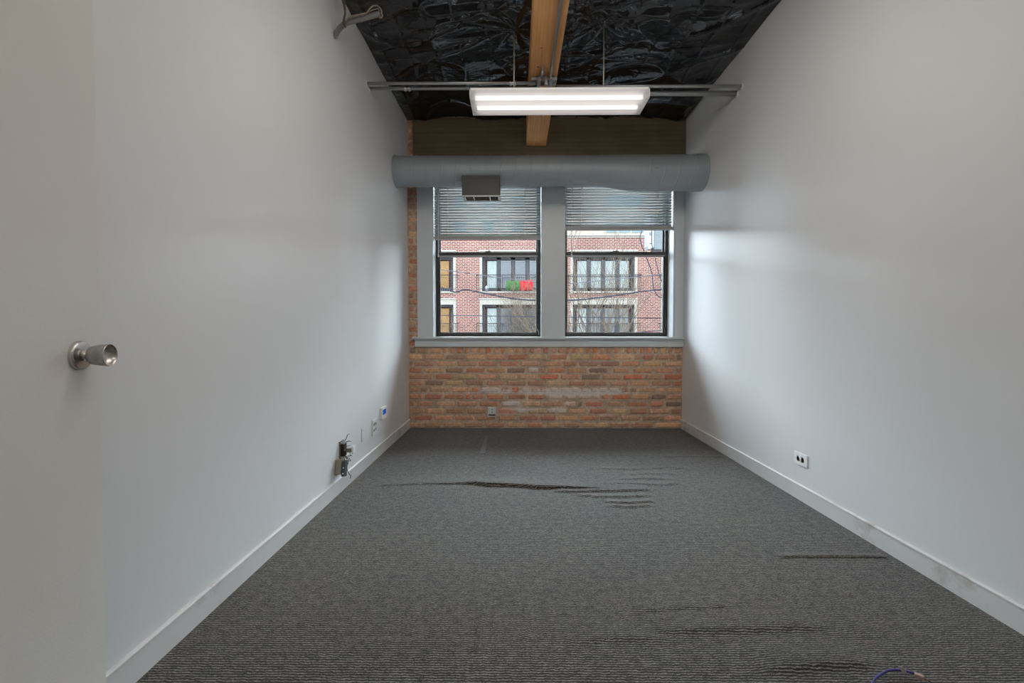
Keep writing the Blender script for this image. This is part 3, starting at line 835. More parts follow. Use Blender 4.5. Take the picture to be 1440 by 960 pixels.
m.tube([onY(536, 19, ye - .015), onY(538, 22, ye - .02), onY(537, 25, ye - .02), onY(533, 25.2, ye - .02)], .0036, 8)
m.tube([onY(489, 28, ye + .04), onY(498, 23.5, ye + .02), onY(512, 20.5, ye), onY(524, 14, ye), onY(532, 12, ye), onY(535, 17, ye)], .003, 8)
tag(m.build('loose_cable', M['cabletan']), 'tan cable looped around the mouth of the wall pipe stub', 'cable')

# ------------------------------------------------------------------ fluorescent fixture and its rods
FY0, FY1 = 3.04, 3.30
FZ0 = atZ(137, FY0, 787); FZ1 = atZ(126, FY0, 787)
FX0, FX1 = atX(660.3, FY0, 130), atX(914, FY0, 130)
fx = empty('fluorescent_light', ((FX0 + FX1) / 2, (FY0 + FY1) / 2, FZ1 + .03), 'white four foot two tube fluorescent light hanging below the black ceiling', 'ceiling light')
m = MB(); m.box(FX0 + .004, FX1 - .004, FY0 + .01, FY1 - .01, FZ1, FZ1 + .022)
m.build('housing', M['fixt'], fx, bevel=.003)
m = MB()
pr_ = [(FY0, FZ1 + .004), (FY0, FZ0 + .014), (FY0 + .004, FZ0 + .005), (FY0 + .013, FZ0), (FY1 - .013, FZ0), (FY1 - .004, FZ0 + .005), (FY1, FZ0 + .014), (FY1, FZ1 + .004)]
b0 = len(m.v); a0, a1 = FX0 + .004, FX1 - .004
for X in (a0, a1):
    for (yy, zz) in pr_: m.v.append((X, yy, zz))
k = len(pr_)
for i in range(k - 1):
    m.f.append((b0 + i, b0 + i + 1, b0 + k + i + 1, b0 + k + i)); m.sm.append(True)
m.build('lens', M['lens'], fx)
for (xa, xb) in ((FX0, FX0 + .004), (FX1 - .004, FX1)):
    m = MB(); m.prism(pr_, xa, xb, 'x'); m.build('end_cap', M['fixt'], fx)
for yt in (FY0 + .062, FY1 - .062):
    zt_ = (FZ0 + FZ1) / 2 + .004
    m = MB(); m.tube([(FX0 + .035, yt, zt_), (FX1 - .035, yt, zt_)], .015, 16)
    t = m.build('tube', M['lamp'], fx)
    for xa in (FX0 + .006, FX1 - .030):
        m = MB(); m.box(xa, xa + .024, yt - .014, yt + .014, zt_ - .016, FZ1); m.build('tube_holder', M['fixt'], fx)
for i, (rx, ry) in enumerate(RODS):
    m = MB(); m.tube([(rx, ry, FZ1 + .02), (rx + .002, ry, (FZ1 + ceil_z(ry)) / 2), (rx, ry, ceil_z(ry) + .02)], .0042, 8)
    m.lathe([(.004, 0), (.009, 0), (.009, .008), (.004, .008)], (rx, ry, FZ1 + .022), (0, 0, 1), 8)
    tag(m.build('hanger_rod', M['rod']), ('thin rod holding the light, left of the wooden beam', 'thin rod holding the light, right of the wooden beam')[i], 'rod', 'rods the light hangs from')

# ------------------------------------------------------------------ spiral duct and its register
DY = 4.14
zc_l = (atZ(220, DY) + atZ(261.3, DY)) / 2; R1 = .1375
zc_r = (atZ(219, DY, 950) + atZ(267.3, DY, 950)) / 2; R2 = .162
TX0, TX1 = atX(846, 3.99, 240), atX(902, 3.99, 240)
dr = empty('spiral_duct', (0, DY, zc_l), 'round grey spiral duct spanning the room in front of the window tops', 'duct')
def duct_seg(x0, x1, ra, rb, za, zb, ridges=True, pitch=.135, pa=0, oval=False):
    m = MB(); n = 64; steps = max(2, int((x1 - x0) / .0075)); b0 = 0
    for i in range(steps + 1):
        x = x0 + (x1 - x0) * i / steps; t = (x - x0) / (x1 - x0)
        te = t * t * (3 - 2 * t)
        r = ra + (rb - ra) * te; zc = za + (zb - za) * te
        for k in range(n):
            a = 2 * PI * k / n
            rr = r
            if ridges:
                ph = ((x - pa) / pitch - k / n) % 1.0
                d = min(ph, 1 - ph) * pitch
                rr += .0045 * math.exp(-(d / .0042) ** 2) - .002 * math.exp(-((d - .009) / .004) ** 2)
            m.v.append((x, DY - math.cos(a) * rr, zc + math.sin(a) * rr))
    for i in range(steps):
        for k in range(n):
            k2 = (k + 1) % n
            m.f.append((i * n + k, (i + 1) * n + k, (i + 1) * n + k2, i * n + k2)); m.sm.append(True)
    return m
m = duct_seg(XL + .001, TX0 - .01, R1, R1, zc_l, zc_l, True)
m.build('duct_pipe', M['duct'], dr)
m = duct_seg(TX0 - .012, TX1 + .02, R1 + .003, R2, zc_l, zc_r, False); m.build('reducer', M['duct'], dr)
m = duct_seg(TX1 + .015, XR - .05, R2 - .002, R2 - .002, zc_r, zc_r, True, .13, .03); m.build('duct_pipe', M['duct'], dr)
m = duct_seg(XR - .075, XR - .001, R2 + .003, R2 + .003, zc_r, zc_r, False)
co = m.build('end_collar', M['duct'], dr)
for px, py, ry in ((836, 249, .118), (925, 249, .152), (838, 257, .075), (924, 236, .162)):
    p = onY(px, py, DY - ry); m = MB(); m.lathe([(.001, -.004), (.005, -.003), (.006, .004)], p, (0, 1, 0), 8); m.build('screw', M['conduit'], dr)
m = MB(); xl0 = XL + .001
m.lathe([(R1, 0), (R1 + .008, 0), (R1 + .008, .006), (R1, .008)], (xl0, DY, zc_l), (1, 0, 0), 48)
m.build('wall_flange', M['duct'], dr)

VY0, VY1 = 4.005, 4.165
vz = atZ(274.6, VY0, 676)
vx0, vx1 = atX(649.5, VY0, 265), atX(702.8, VY0, 265)
vtop = atZ(246.5, VY0, 676)
vr = empty('supply_register', ((vx0 + vx1) / 2, VY0, vz), 'grey box air register hanging under the left part of the duct', 'air vent')
m = MB(); m.box(vx0, vx1, VY0, VY0 + .004, vz, vtop); m.box(vx0, vx0 + .004, VY0, VY1, vz, zc_l - .085); m.box(vx1 - .004, vx1, VY0, VY1, vz, zc_l - .085)
m.box(vx0, vx1, VY1 - .004, VY1, vz, zc_l - .12); m.box(vx0, vx1, VY0 + .003, VY0 + .03, zc_l - .10, vtop - .001)
m.box(vx0 - .004, vx1 + .004, VY0 - .003, VY0, vtop - .028, vtop)
m.build('box', M['ventbox'], vr, bevel=.0015)
m = MB(); g0, g1 = vx0 + .006, vx1 + .006
zb_, zt2 = vz - .008, vz - .0005
m.box(g0, g1, VY0 - .002, VY0 + .016, zb_, zt2); m.box(g0, g1, VY1 - .012, VY1 + .006, zb_, zt2)
m.box(g0, g0 + .022, VY0, VY1, zb_, zt2); m.box(g1 - .024, g1, VY0, VY1, zb_, zt2)
for t in (.285, .715):
    X = g0 + (g1 - g0) * t; m.box(X - .006, X + .006, VY0, VY1, zb_, zt2)
m.build('grille_frame', M['vent'], vr, bevel=.001)
m = MB()
for i in range(26):
    X = g0 + .03 + i * (g1 - g0 - .06) / 25
    m.box(X - .0012, X + .0012, VY0 + .01, VY1 - .008, vz + .001, vz + .012)
m.box(vx0 + .005, vx1 - .005, VY0 + .005, VY1 - .005, vz + .03, vz + .034)
m.build('fins', M['taupe'], vr)

# ------------------------------------------------------------------ wall devices
def plate_x(name, c, w, h, sgn, lab, cat, X, mat='whitepl', group=None, t=.006):
    """cover plate lying on a side wall; c=(y,z) centre"""
    e = empty(name, (X, c[0], c[1]), lab, cat, group)
    m = MB(); a, b_ = (X, X + sgn * t) if sgn > 0 else (X - t, X)
    m.box(a, b_, c[0] - w / 2, c[0] + w / 2, c[1] - h / 2, c[1] + h / 2)
    m.build('cover_plate', M[mat], e, bevel=.0018)
    return e
def recept(par, X, sgn, y, z, horiz=False, slot='hole'):
    """one socket face (round sided) + slots"""
    t0 = .006
    m = MB()
    ow, oh = (.014, .0165)
    pts = []
    for k in range(20):
        a = 2 * PI * k / 20; u = .0172 * math.cos(a); v = max(-.0135, min(.0135, .0172 * math.sin(a)))
        if horiz: u, v = v, u
        pts.append((y + u, z + v))
    m.prism(pts, X + sgn * (t0 - .001), X + sgn * (t0 + .002), 'x')
    f = m.build('socket', M['whitepl'], par)
    s = MB(); xa, xb = X + sgn * (t0 + .0015), X + sgn * (t0 + .0026); xa, xb = min(xa, xb), max(xa, xb)
    for (du, dv, wu, wv) in ((-.0065, .003, .0022, .0085), (.0065, .003, .0022, .007), (0, -.008, .0045, .0045)):
        if horiz: du, dv, wu, wv = dv, du, wv, wu
        if slot == 'brass': wu *= 2.2; wv *= 1.35
        s.box(xa, xb, y + du - wu / 2, y + du + wu / 2, z + dv - wv / 2, z + dv + wv / 2)
    s.build('slots', M[slot], f)
# right wall duplex, mounted sideways
p = onX(1127.2, 645.6, XR)
e = plate_x('wall_outlet', (p.y, p.z), .122, .074, -1, 'white duplex outlet set sideways low on the right wall', 'outlet', XR, t=.008)
recept(e, XR, -1, p.y - .02, p.z, True); recept(e, XR, -1, p.y + .02, p.z, True)
# left wall: thermostat, four-gang outlet, blank plate
p = onX(537.6, 580, XL)
e = plate_x('thermostat', (p.y, p.z), .125, .098, 1, 'small white thermostat with a blue display on the left wall', 'thermostat', XL, t=.018)
m = MB(); m.box(XL + .017, XL + .0195, p.y - .040, p.y + .040, p.z - .012, p.z + .030); m.build('display', M['lcd'], e)
p = onX(526.0, 600, XL)
e = plate_x('wall_outlet', (p.y, p.z), .112, .122, 1, 'white outlet plate with four sockets on the left wall below the thermostat', 'outlet', XL, t=.008)
for dy in (-.023, .023):
    for dz in (-.021, .021): recept(e, XL, 1, p.y + dy, p.z + dz, False, 'brass')
p = onX(510.0, 611, XL)
e = plate_x('blank_plate', (p.y, p.z), .058, .095, 1, 'blank wall coloured cover plate between the outlet and the open box', 'cover plate', XL, 'wall', t=.007)
for dz in (-.03, .03):
    m = MB(); m.lathe([(.003, 0), (.003, .0015), (0, .002)], (XL + .007, p.y, p.z + dz), (1, 0, 0), 8); m.build('screw', M['ivory'], e)
# open box with dangling device
p0 = onX(480.0, 631.5, XL)
e = empty('open_junction_box', (XL, p0.y, p0.z), 'open electrical box with its switch hanging out of the left wall', 'junction box')
ym, zm = p0.y - .0, p0.z
m = MB()
yA, yB, zA, zB = ym - .036, ym + .030, zm - .055, zm + .055
m.box(XL, XL + .006, yA, yA + .006, zA, zB); m.box(XL, XL + .006, yB - .006, yB, zA, zB)
m.box(XL, XL + .006, yA, yB, zA, zA + .006); m.box(XL, XL + .006, yA, yB, zB - .006, zB); m.box(XL, XL + .001, yA, yB, zA, zB)
m.build('box_rim', M['taupe'], e)
m = MB(); m.box(XL + .001, XL + .0025, yA + .006, yB - .006, zA + .006, zB - .006); m.build('box_inside', M['hole'], e)
m = MB(); m.box(XL + .02, XL + .024, yA + .012, yA + .024, zA - .005, zB + .005)
for dz in (-.045, 0, .045): m.box(XL + .004, XL + .03, yA + .01, yA + .03, zm + dz - .005, zm + dz + .005)
m.build('yoke', M['steel'], e, bevel=.001)
m = MB(); m.box(XL + .004, XL + .028, yA + .008, yB - .010, zm - .04, zm + .038); m.build('switch_body', M['hole'], e, bevel=.003)
m = MB(); m.box(XL + .03, XL + .072, ym - .004, ym + .024, zm - .020, zm + .006)
bb = m.build('jack', M['taupe'], e, bevel=.002)
m = MB(); m.box(XL + .070, XL + .082, ym - .014, ym + .034, zm - .028, zm + .020); m.build('jack_plate', M['whitepl'], bb, bevel=.001)
def wires(specs, r=.0016):
    m = MB()
    for pts in specs: m.tube([(XL + a, ym + b_, zm + c) for a, b_, c in pts], r, 6)
    return m
wires([[(.006, .0, .03), (.03, .01, .07), (.034, .02, .09), (.042, .026, .092)], [(.006, .01, -.01), (.035, .02, -.005), (.055, .02, -.045), (.03, .0, -.06)],
       [(.006, 0, .01), (.03, 0, .02), (.052, .012, .02)], [(.006, -.01, -.03), (.03, 0, -.05), (.05, .01, -.04), (.06, .02, -.05)], [(.01, .01, .035), (.04, .015, .05), (.055, .02, .046)],
       [(.01, 0, -.03), (.025, -.01, -.06), (.02, -.03, -.075)], [(.01, .01, -.03), (.045, .01, -.07), (.04, 0, -.10)]], .0022).build('wires', M['cabledk'], e)
# hanging adapter
q = onX(480.0, 655.5, XL + .03)
a = empty('hanging_adapter', (XL, q.y, q.z), 'taupe and dark grey adapter hanging by its wires below the open box', 'adapter')
RM = Matrix.Translation((XL + .022, q.y - .006, q.z)) @ Matrix.Rotation(math.radians(-13), 4, 'X')
m = MB(); m.obox(RM, .018, .027, .046); m.build('case', M['taupe'], a, bevel=.004)
RM2 = Matrix.Translation((XL + .052, q.y - .006, q.z - .012)) @ Matrix.Rotation(math.radians(-13), 4, 'X')
m = MB(); m.obox(RM2, .010, .025, .046); c2 = m.build('dark_case', M['greybox'], a, bevel=.004); c2['label'] = 'dark grey face with two pale screws'
for dz in (-.028, .006):
    m = MB(); m.lathe([(.004, 0), (.004, -.003), (0, -.004)], RM2 @ Vector((.003, -.0255, dz)), (0, 1, 0), 8); m.build('screw', M['whitepl'], c2)
m = MB(); pA = RM @ Vector((.0, 0, .05))
m.tube([pA, (XL + .03, ym - .01, zm - .075), (XL + .012, ym - .005, zm - .05)], .0035, 6)
m.tube([RM2 @ Vector((0, 0, .05)), (XL + .06, ym, zm - .075), (XL + .05, ym, zm - .055)], .0025, 6)
m.build('lead', M['cabledk'], a)
m = MB(); xq = XL + .05
m.tube([onX(485, 641, xq), onX(488, 645, xq), onX(488.5, 652, xq), onX(487.8, 659, xq), onX(490, 665, xq - .01), onX(493.5, 669, xq - .02), onX(492.5, 672.5, xq - .025)], .0026, 6)
tag(m.build('loose_wire', M['cabledk']), 'thin dark wire curling down from the open box to the left baseboard', 'wire')

# brick wall outlet, cover half open
p = onY(691.8, 578.5, D)
e = empty('wall_outlet', (p.x, D, p.z), 'square grey outlet with a drooping lower flap on the brick wall', 'outlet')
m = MB(); m.box(p.x - .040, p.x + .038, D - .030, D + .003, p.z - .024, p.z + .046); m.build('cover_plate', M['ivory'], e, bevel=.003)
m = MB()
for dz in (.028, -.002): m.lathe([(.0001, -.0305), (.0055, -.0305)], (p.x + .002, D, p.z + dz), (0, 1, 0), 10)
m.build('slots', M['hole'], e)
m = MB(); m.box(p.x - .036, p.x + .034, D - .012, D - .004, p.z - .042, p.z - .026); m.build('box_inside', M['greybox'], e)
m = MB(); m.box(p.x - .044, p.x + .036, D - .036, D + .002, p.z - .050, p.z - .042); m.build('lower_flap', M['ivory'], e, bevel=.002)
m = MB(); m.box(p.x - .044, p.x - .038, D - .036, D, p.z - .044, p.z - .018); m.build('hinge', M['ivory'], e, bevel=.001)

tp = [onZ(674, 638, .0), onZ(682, 638, .0), onZ(686, 613, .0), onZ(683.2, 613, .0)]
m = MB(); m.prism([(p.x, p.y) for p in tp], .002, .0045, 'z')
tag(m.build('adhesive_strip', M['strip']), 'faint pale strip of residue on the carpet near the brick wall', 'adhesive strip')
# ------------------------------------------------------------------ blue cable on the floor
zc = .0085
pts = [(1180, 1040), (1205, 1000), (1226, 962), (1231, 954), (1238, 948), (1247, 943.3), (1256, 941.6), (1265, 941.8), (1272, 943), (1280, 944.8), (1286, 946.5)]
# smooth
def smooth(pts, n=5):
    out = []
    for i in range(len(pts) - 1):
        p0, p1, p2, p3 = [Vector((*pts[max(0, min(len(pts) - 1, i + k))], 0)) for k in (-1, 0, 1, 2)]
        for j in range(n):
            t = j / n
            out.append(.5 * ((2 * p1) + (-p0 + p2) * t + (2 * p0 - 5 * p1 + 4 * p2 - p3) * t * t + (-p0 + 3 * p1 - 3 * p2 + p3) * t ** 3))
    out.append(Vector((*pts[-1], 0))); return [(v.x, v.y) for v in out]
cp = [onZ(a, c, .012) for a, c in smooth(pts)]
be = empty('network_cable', cp[-1], 'purple blue network cable curling on the carpet at the bottom right', 'cable')
m = MB(); m.tube(cp, .0034, 10); m.build('jacket', M['blue'], be)
m = MB()
g = [onZ(1262.8, 936.2, .03), onZ(1268.5, 936.6, .03), onZ(1274.3, 943.4, .014), onZ(1273.0, 946.0, .008), onZ(1269, 945.5, .008)]
m.poly(g); o = m.build('label_flag', M['tagw'], be); sd = o.modifiers.new('t', 'SOLIDIFY'); sd.thickness = .0012
m = MB(); m.tube([onZ(1268.5, 942.4, .012), onZ(1273.5, 943.4, .012)], .0045, 10); m.build('label_wrap', M['tagw'], be)
a_, c_ = onZ(1286, 947.3, .013), onZ(1299.5, 953.6, .010); dv = (c_ - a_); L_ = dv.length
ang = math.atan2(dv.y, dv.x)
RM = Matrix.Translation((a_ + c_) / 2) @ Matrix.Rotation(ang, 4, 'Z')
m = MB(); m.obox(RM, L_ / 2, .0065, .0055); cn = m.build('connector', M['tagp'], be, bevel=.0015)
m = MB(); m.obox(RM @ Matrix.Translation((L_ / 2 + .005, 0, -.003)), .009, .002, .0012); m.build('latch', M['brass'], cn)

# ------------------------------------------------------------------ the open door at the left edge
TH = math.radians(13)
nrm = Vector((math.cos(TH), math.sin(TH), 0)); und = Vector((math.sin(TH), -math.cos(TH), 0))   # normal, toward the hinge
kz = .983
kc = CP + ray(110.7, 499.6) * (kz / ray(110.7, 499.6).y)
edge = kc - und * .0695
W_ = .90
dm = MB()
hingep = edge + und * W_
T = .044
corn = [edge, hingep, hingep - nrm * T, edge - nrm * T]
lean = .0072                                              # the leaf leans a few millimetres
zt_ = 2.04
b0 = 0
for z in (.012, zt_):
    for c in corn: dm.v.append((c.x + lean * (z - kc.z), c.y, z))
for q in ((0, 3, 2, 1), (4, 5, 6, 7), (0, 1, 5, 4), (1, 2, 6, 5), (2, 3, 7, 6), (3, 0, 4, 7)):
    dm.f.append(q); dm.sm.append(False)
door = dm.build('door_1', M['door'], bevel=.002)
struct(door, 'warm grey flat door leaf standing open at the left edge', 'door')
kn = MB()
kn.lathe([(0.0001, .0), (.0325, .0), (.0325, .0002), (.0325, .0064), (.0324, .0068), (.0308, .0088), (.0302, .0092), (.0296, .0093), (.012, .0095)], kc, nrm, 48)
rose = kn.build('rose', M['satin'], door)
m = MB(); m.lathe([(.011, .009), (.0125, .011), (.013, .014), (.0125, .020), (.010, .0215), (.009, .026)], kc, nrm, 32)
neck = m.build('neck', M['satin'], door)
m = MB(); m.lathe([(.008, .0225), (.0175, .0228), (.0200, .0255), (.0218, .031), (.0234, .040), (.0246, .050), (.0254, .0585), (.0252, .0605)], kc, nrm, 48)
kb = m.build('door_handle', M['knobbody'], door); kb['label'] = 'brushed metal tulip knob'
m = MB(); m.lathe([(.0252, .0605), (.0246, .0613), (.0236, .0606), (.0222, .0560), (.0192, .0495), (.0125, .0445), (.0001, .0428)], kc, nrm, 48)
m.build('knob_face', M['satin'], kb)

# ------------------------------------------------------------------ OUTSIDE
def extbrick():
    m, nt, b, _ = newmat('street_brick')
    t = nt.nodes.new('ShaderNodeTexCoord'); sp = nt.nodes.new('ShaderNodeSeparateXYZ'); cb = nt.nodes.new('ShaderNodeCombineXYZ')
    nt.links.new(t.outputs['Object'], sp.inputs[0]); nt.links.new(sp.outputs[0], cb.inputs[0]); nt.links.new(sp.outputs[2], cb.inputs[1])
    br = nt.nodes.new('ShaderNodeTexBrick'); nt.links.new(cb.outputs[0], br.inputs['Vector'])
    br.inputs['Scale'].default_value = 1; br.inputs['Brick Width'].default_value = .29; br.inputs['Row Height'].default_value = .100
    br.inputs['Mortar Size'].default_value = .016; br.inputs['Mortar Smooth'].default_value = .2; br.inputs['Bias'].default_value = -.1
    br.inputs['Color1'].default_value = rgb(0.0465, 0.0152, 0.0118); br.inputs['Color2'].default_value = rgb(0.0314, 0.0097, 0.0079)
    br.inputs['Mortar'].default_value = rgb(0.0978, 0.0803, 0.0706)
    n = noise(nt, cb.outputs[0], .6, 3)
    c = mixc(nt, 1.0, br.outputs[0], ramp(nt, n, [(.3, (.88, .86, .86)), (.7, (1.1, 1.08, 1.06))]), 'MULTIPLY')
    nt.links.new(c, b.inputs['Base Color']); b.inputs['Roughness'].default_value = .9
    b.inputs['Specular IOR Level'].default_value = .02
    return m
M['ebrick'] = extbrick()
M['stone'] = plain('cream_stone', rgb(0.0846, 0.0765, 0.0660), .8, spec=0.04, var=.05)
M['wframe'] = plain('grey_window_frame', rgb(0.0138, 0.0138, 0.0148), .6, spec=0.04, var=.05)
M['wlight'] = plain('pale_door_frame', rgb(0.0528, 0.0528, 0.0541), .6, spec=0.04)
M['curtain'] = plain('pale_curtain', rgb(0.0713, 0.0792, 0.0765), .8, spec=0.04, var=.12, vscale=5, mscale=(6, 1, .3))
M['shade'] = plain('amber_shade', rgb(0.0660, 0.0383, 0.0159), .7, spec=0.04, var=.1, vscale=4)
M['pane'] = plain('street_pane', rgb(0.0087, 0.0110, 0.0135), .12, spec=0.25, var=.3, vscale=1.2)
M['iron'] = plain('railing_iron', rgb(0.0120, 0.0110, 0.0120), .6, spec=0.04)
M['green'] = plain('green_cloth', rgb(0.0111, 0.0277, 0.0083), .8, spec=0.04, var=.5, vscale=14)
M['red'] = plain('red_cloth', rgb(0.1109, 0.0031, 0.0053), .8, spec=0.04, var=.2, vscale=10)
M['bark'] = plain('pale_bark', rgb(0.0337, 0.0257, 0.0187), .8, spec=0.04, var=.25, vscale=6)
M['wire'] = plain('power_line_black', rgb(0.0062, 0.0062, 0.0094), .6, spec=0.04)
M['wirel'] = plain('power_line_grey', rgb(0.0220, 0.0220, 0.0260), .6, spec=0.04)
M['utilw'] = plain('utility_box_white', rgb(0.0792, 0.0808, 0.0856), .5, spec=0.04)
M['utilg'] = plain('utility_box_grey', rgb(0.0344, 0.0383, 0.0396), .6, spec=0.04, var=.1, vscale=6)
M['sticker'] = plain('blue_sticker', rgb(0.0318, 0.0344, 0.1109), .5, spec=0.04)
M['asph'] = plain('asphalt', rgb(0.0239, 0.0239, 0.0250), .9, spec=0.04, var=.15, vscale=3)
M['walk'] = plain('sidewalk', rgb(0.0687, 0.0674, 0.0633), .9, spec=0.04, var=.1, vscale=2)
M['creamw'] = plain('cream_render', rgb(0.0875, 0.0729, 0.0608), .8, spec=0.04, var=.04, vscale=.5)
M['teal'] = plain('teal_glass', rgb(0.0159, 0.0318, 0.0344), .2, spec=0.25)
M['polew'] = plain('pole_wood', rgb(0.1000, 0.0750, 0.0550), .85, spec=0.04, var=.2, vscale=6)

YB = 26.6
MX = YB / F
def bx(px): return atX(px, YB)
def bz(py): return atZ(py, YB)
GZ = bz(622)
BLD = empty('brick_building', (0, YB, GZ), 'red brick apartment building with cream trim across the street', 'building')
P_ = 127.2; BW = 94.0; B0 = 674.5
FL = [0, 1, 2, 3]                                    # storeys, top to bottom, pitch 67.2 px
wall = MB()
bays = list(range(-4, 6))
xs0 = bx(B0 + bays[0] * P_ - 34); xs1 = bx(B0 + (bays[-1] + 1) * P_)
zt = bz(331.5)
stone = MB()
for bi in bays:
    a = B0 + bi * P_
    wall.box(bx(a - (P_ - BW)), bx(a), YB, YB + .6, GZ, bz(352))             # pier
    for k in FL:
        o = k * 67.2
        wall.box(bx(a), bx(a + BW), YB + .02, YB + .6, bz(419 + o), bz(411.5 + o)) # spandrel
        stone.box(bx(a - .5), bx(a + BW + .5), YB - .07, YB + .5, bz(411.8 + o), bz(409.3 + o))   # sill
        stone.box(bx(a - .8), bx(a + BW + .8), YB - .06, YB + .3, bz(353.6 + o), bz(351.6 + o))   # drip course
        stone.box(bx(a + 3.6), bx(a + BW - 3.6), YB - .03, YB + .5, bz(361 + o), bz(354 + o))       # lintel
        stone.box(bx(a), bx(a + 3.6), YB - .03, YB + .5, bz(413.3 + o), bz(354 + o))
        stone.box(bx(a + BW - 3.6), bx(a + BW), YB - .03, YB + .5, bz(413.3 + o), bz(354 + o))
wall.box(xs0, xs1, YB, YB + .6, bz(352), zt)
wall.box(xs0, xs1, YB + .6, YB + 9, GZ, zt - .4)
wall.build('wall', M['ebrick'], BLD)
stone.build('stone_trim', M['stone'], BLD)
m = MB(); m.box(xs0 - .1, xs1 + .1, YB - .10, YB + .7, zt - .02, zt + .10); m.box(xs0 - .05, xs1 + .05, YB - .05, YB + .65, zt - .12, zt - .06)
cpz = m.build('coping', M['stone'], BLD)
# windows, one per bay and storey
rw = random.Random(11)
for bi in bays:
    a = B0 + bi * P_
    for k in FL:
        o = k * 67.2; x0 = a + 3.6; x1 = a + BW - 3.6
        if bi < -2 or bi > 3: 
            pass
        f = MB(); yw = YB + .22
        f.frame(bx(x0), bx(x1), bz(409.3 + o), bz(361 + o), .16, yw, yw + .1, wb=.22, wt=.14)
        n = 4; wpx = (x1 - x0 - 6) / n
        for i in range(1, n):
            X = bx(x0 + 3 + i * wpx); f.box(X - .13, X + .13, yw, yw + .1, bz(409 + o), bz(361 + o))
        fo = f.build('window', M['wframe'], BLD)
        lt = MB()
        for i in range(n):
            xa, xb = bx(x0 + 3 + i * wpx) + .12, bx(x0 + 3 + (i + 1) * wpx) - .12
            if i == 0: xa += .05
            if i == n - 1: xb -= .05
            z0_, z1_ = bz(404.5 + o), bz(366 + o)
            if (bi == 1 and k == 0): mt_ = 'curtain'
            elif bi == -1 and i == 3: mt_ = 'shade'
            elif (i == 0 and bi in (0, 1)): mt_ = 'curtain'
            else: mt_ = rw.choice(['pane', 'pane', 'pane', 'curtain']) if bi not in (0, 1) else 'pane'
            pm = MB(); pm.box(xa, xb, yw + .04, yw + .055, z0_, z1_); pm.build('pane', M[mt_], fo)
            if bi == 0 and k == 0 and i > 0:
                lt.frame(xa - .02, xb + .02, z0_ - .02, z1_ + .02, .07, yw + .0, yw + .035)
        if lt.v:
            q = lt.build('door_frame', M['wlight'], fo); q['label'] = 'pale balcony door frame'
# railings, one per bay and storey in view
for bi in (-1, 0, 1, 2):
    for k in (0, 1, 2):
        a = B0 + bi * P_; o = k * 67.2
        rl = MB(); xa, xb = bx(a - 3.5), bx(a + BW + 3.5); y0_ = YB - .42
        zt_, zb_ = bz(387.6 + o), bz(407 + o)
        for zz, rr in ((zt_, .022), (zb_, .016), (bz(391 + o), .010)):
            rl.tube([(xa, YB, zz), (xa, y0_, zz), (xb, y0_, zz), (xb, YB, zz)], rr, 4)
        n = 34
        for i in range(n + 1):
            X = xa + (xb - xa) * i / n; rl.tube([(X, y0_, zb_), (X, y0_, zt_)], .016 if i % 12 == 0 else .0065, 4)
        rl.build('railing', M['iron'], BLD)
# cloths on the railing
def cloth(px0, px1, py0, py1, mat, lab):
    y_ = YB - .47; m = MB(); n = 14; b0 = 0
    for r_, z in enumerate((bz(py0), bz((py0 + py1) / 2), bz(py1))):
        for i in range(n + 1):
            m.v.append((bx(px0 + (px1 - px0) * i / n), y_ + .02 * math.sin(i * 1.7 + r_), z + .03 * math.sin(i * 2.3) * (r_ != 0)))
    for r_ in range(2):
        for i in range(n):
            k_ = r_ * (n + 1) + i; m.f.append((k_, k_ + 1, k_ + n + 2, k_ + n + 1)); m.sm.append(True)
    o = m.build('balcony_cloth', M[mat], None); s_ = o.modifiers.new('t', 'SOLIDIFY'); s_.thickness = .015
    tag(o, lab, 'cloth', 'cloths hung on the balcony railing')
cloth(712, 730.5, 395.8, 409, 'green', 'green patterned cloth hung on the balcony railing across the street')
cloth(731, 749, 395.0, 409.5, 'red', 'bright red cloth hung on the balcony railing across the street')
m = MB(); pb = onY(684.5, 405, YB - .2)
m.lathe([(.001, 0), (.09, .02), (.12, .12), (.09, .24), (.03, .30), (.001, .32)], (pb.x, pb.y, bz(409.2)), (0, 0, 1), 14)
tag(m.build('lantern', M['utilw']), 'small white lantern standing on the upper balcony', 'lantern')

# cream building behind
m = MB(); Y2 = 48
def cx(px): return atX(px, Y2)
def cz(py): return atZ(py, Y2)
BB = empty('cream_building', (0, Y2, GZ), 'cream building showing above the brick roof line', 'building')
m.box(cx(560), cx(1010), Y2, Y2 + 10, GZ, cz(247)); m.build('wall', M['creamw'], BB)
for a, (pa, pb) in [(a_, z_) for a_ in (600, 640, 680, 720, 760, 852, 870, 888) for z_ in ((327.3, 312), (290, 275))]:
    m = MB(); m.box(cx(a), cx(a + 15), Y2 - .05, Y2 + .1, cz(pa), cz(pb)); w_ = m.build('window', M['teal'], BB)

# street
m = MB(); m.box(-60, 60, D + .3, YB, GZ - .2, GZ)
tag(m.build('street', M['asph']), 'asphalt street between the two buildings', 'street', kind='structure')
m = MB(); m.box(-60, 60, YB - 3, YB, GZ, GZ + .12)
tag(m.build('sidewalk', M['walk']), 'pale sidewalk in front of the brick building', 'sidewalk', kind='structure')

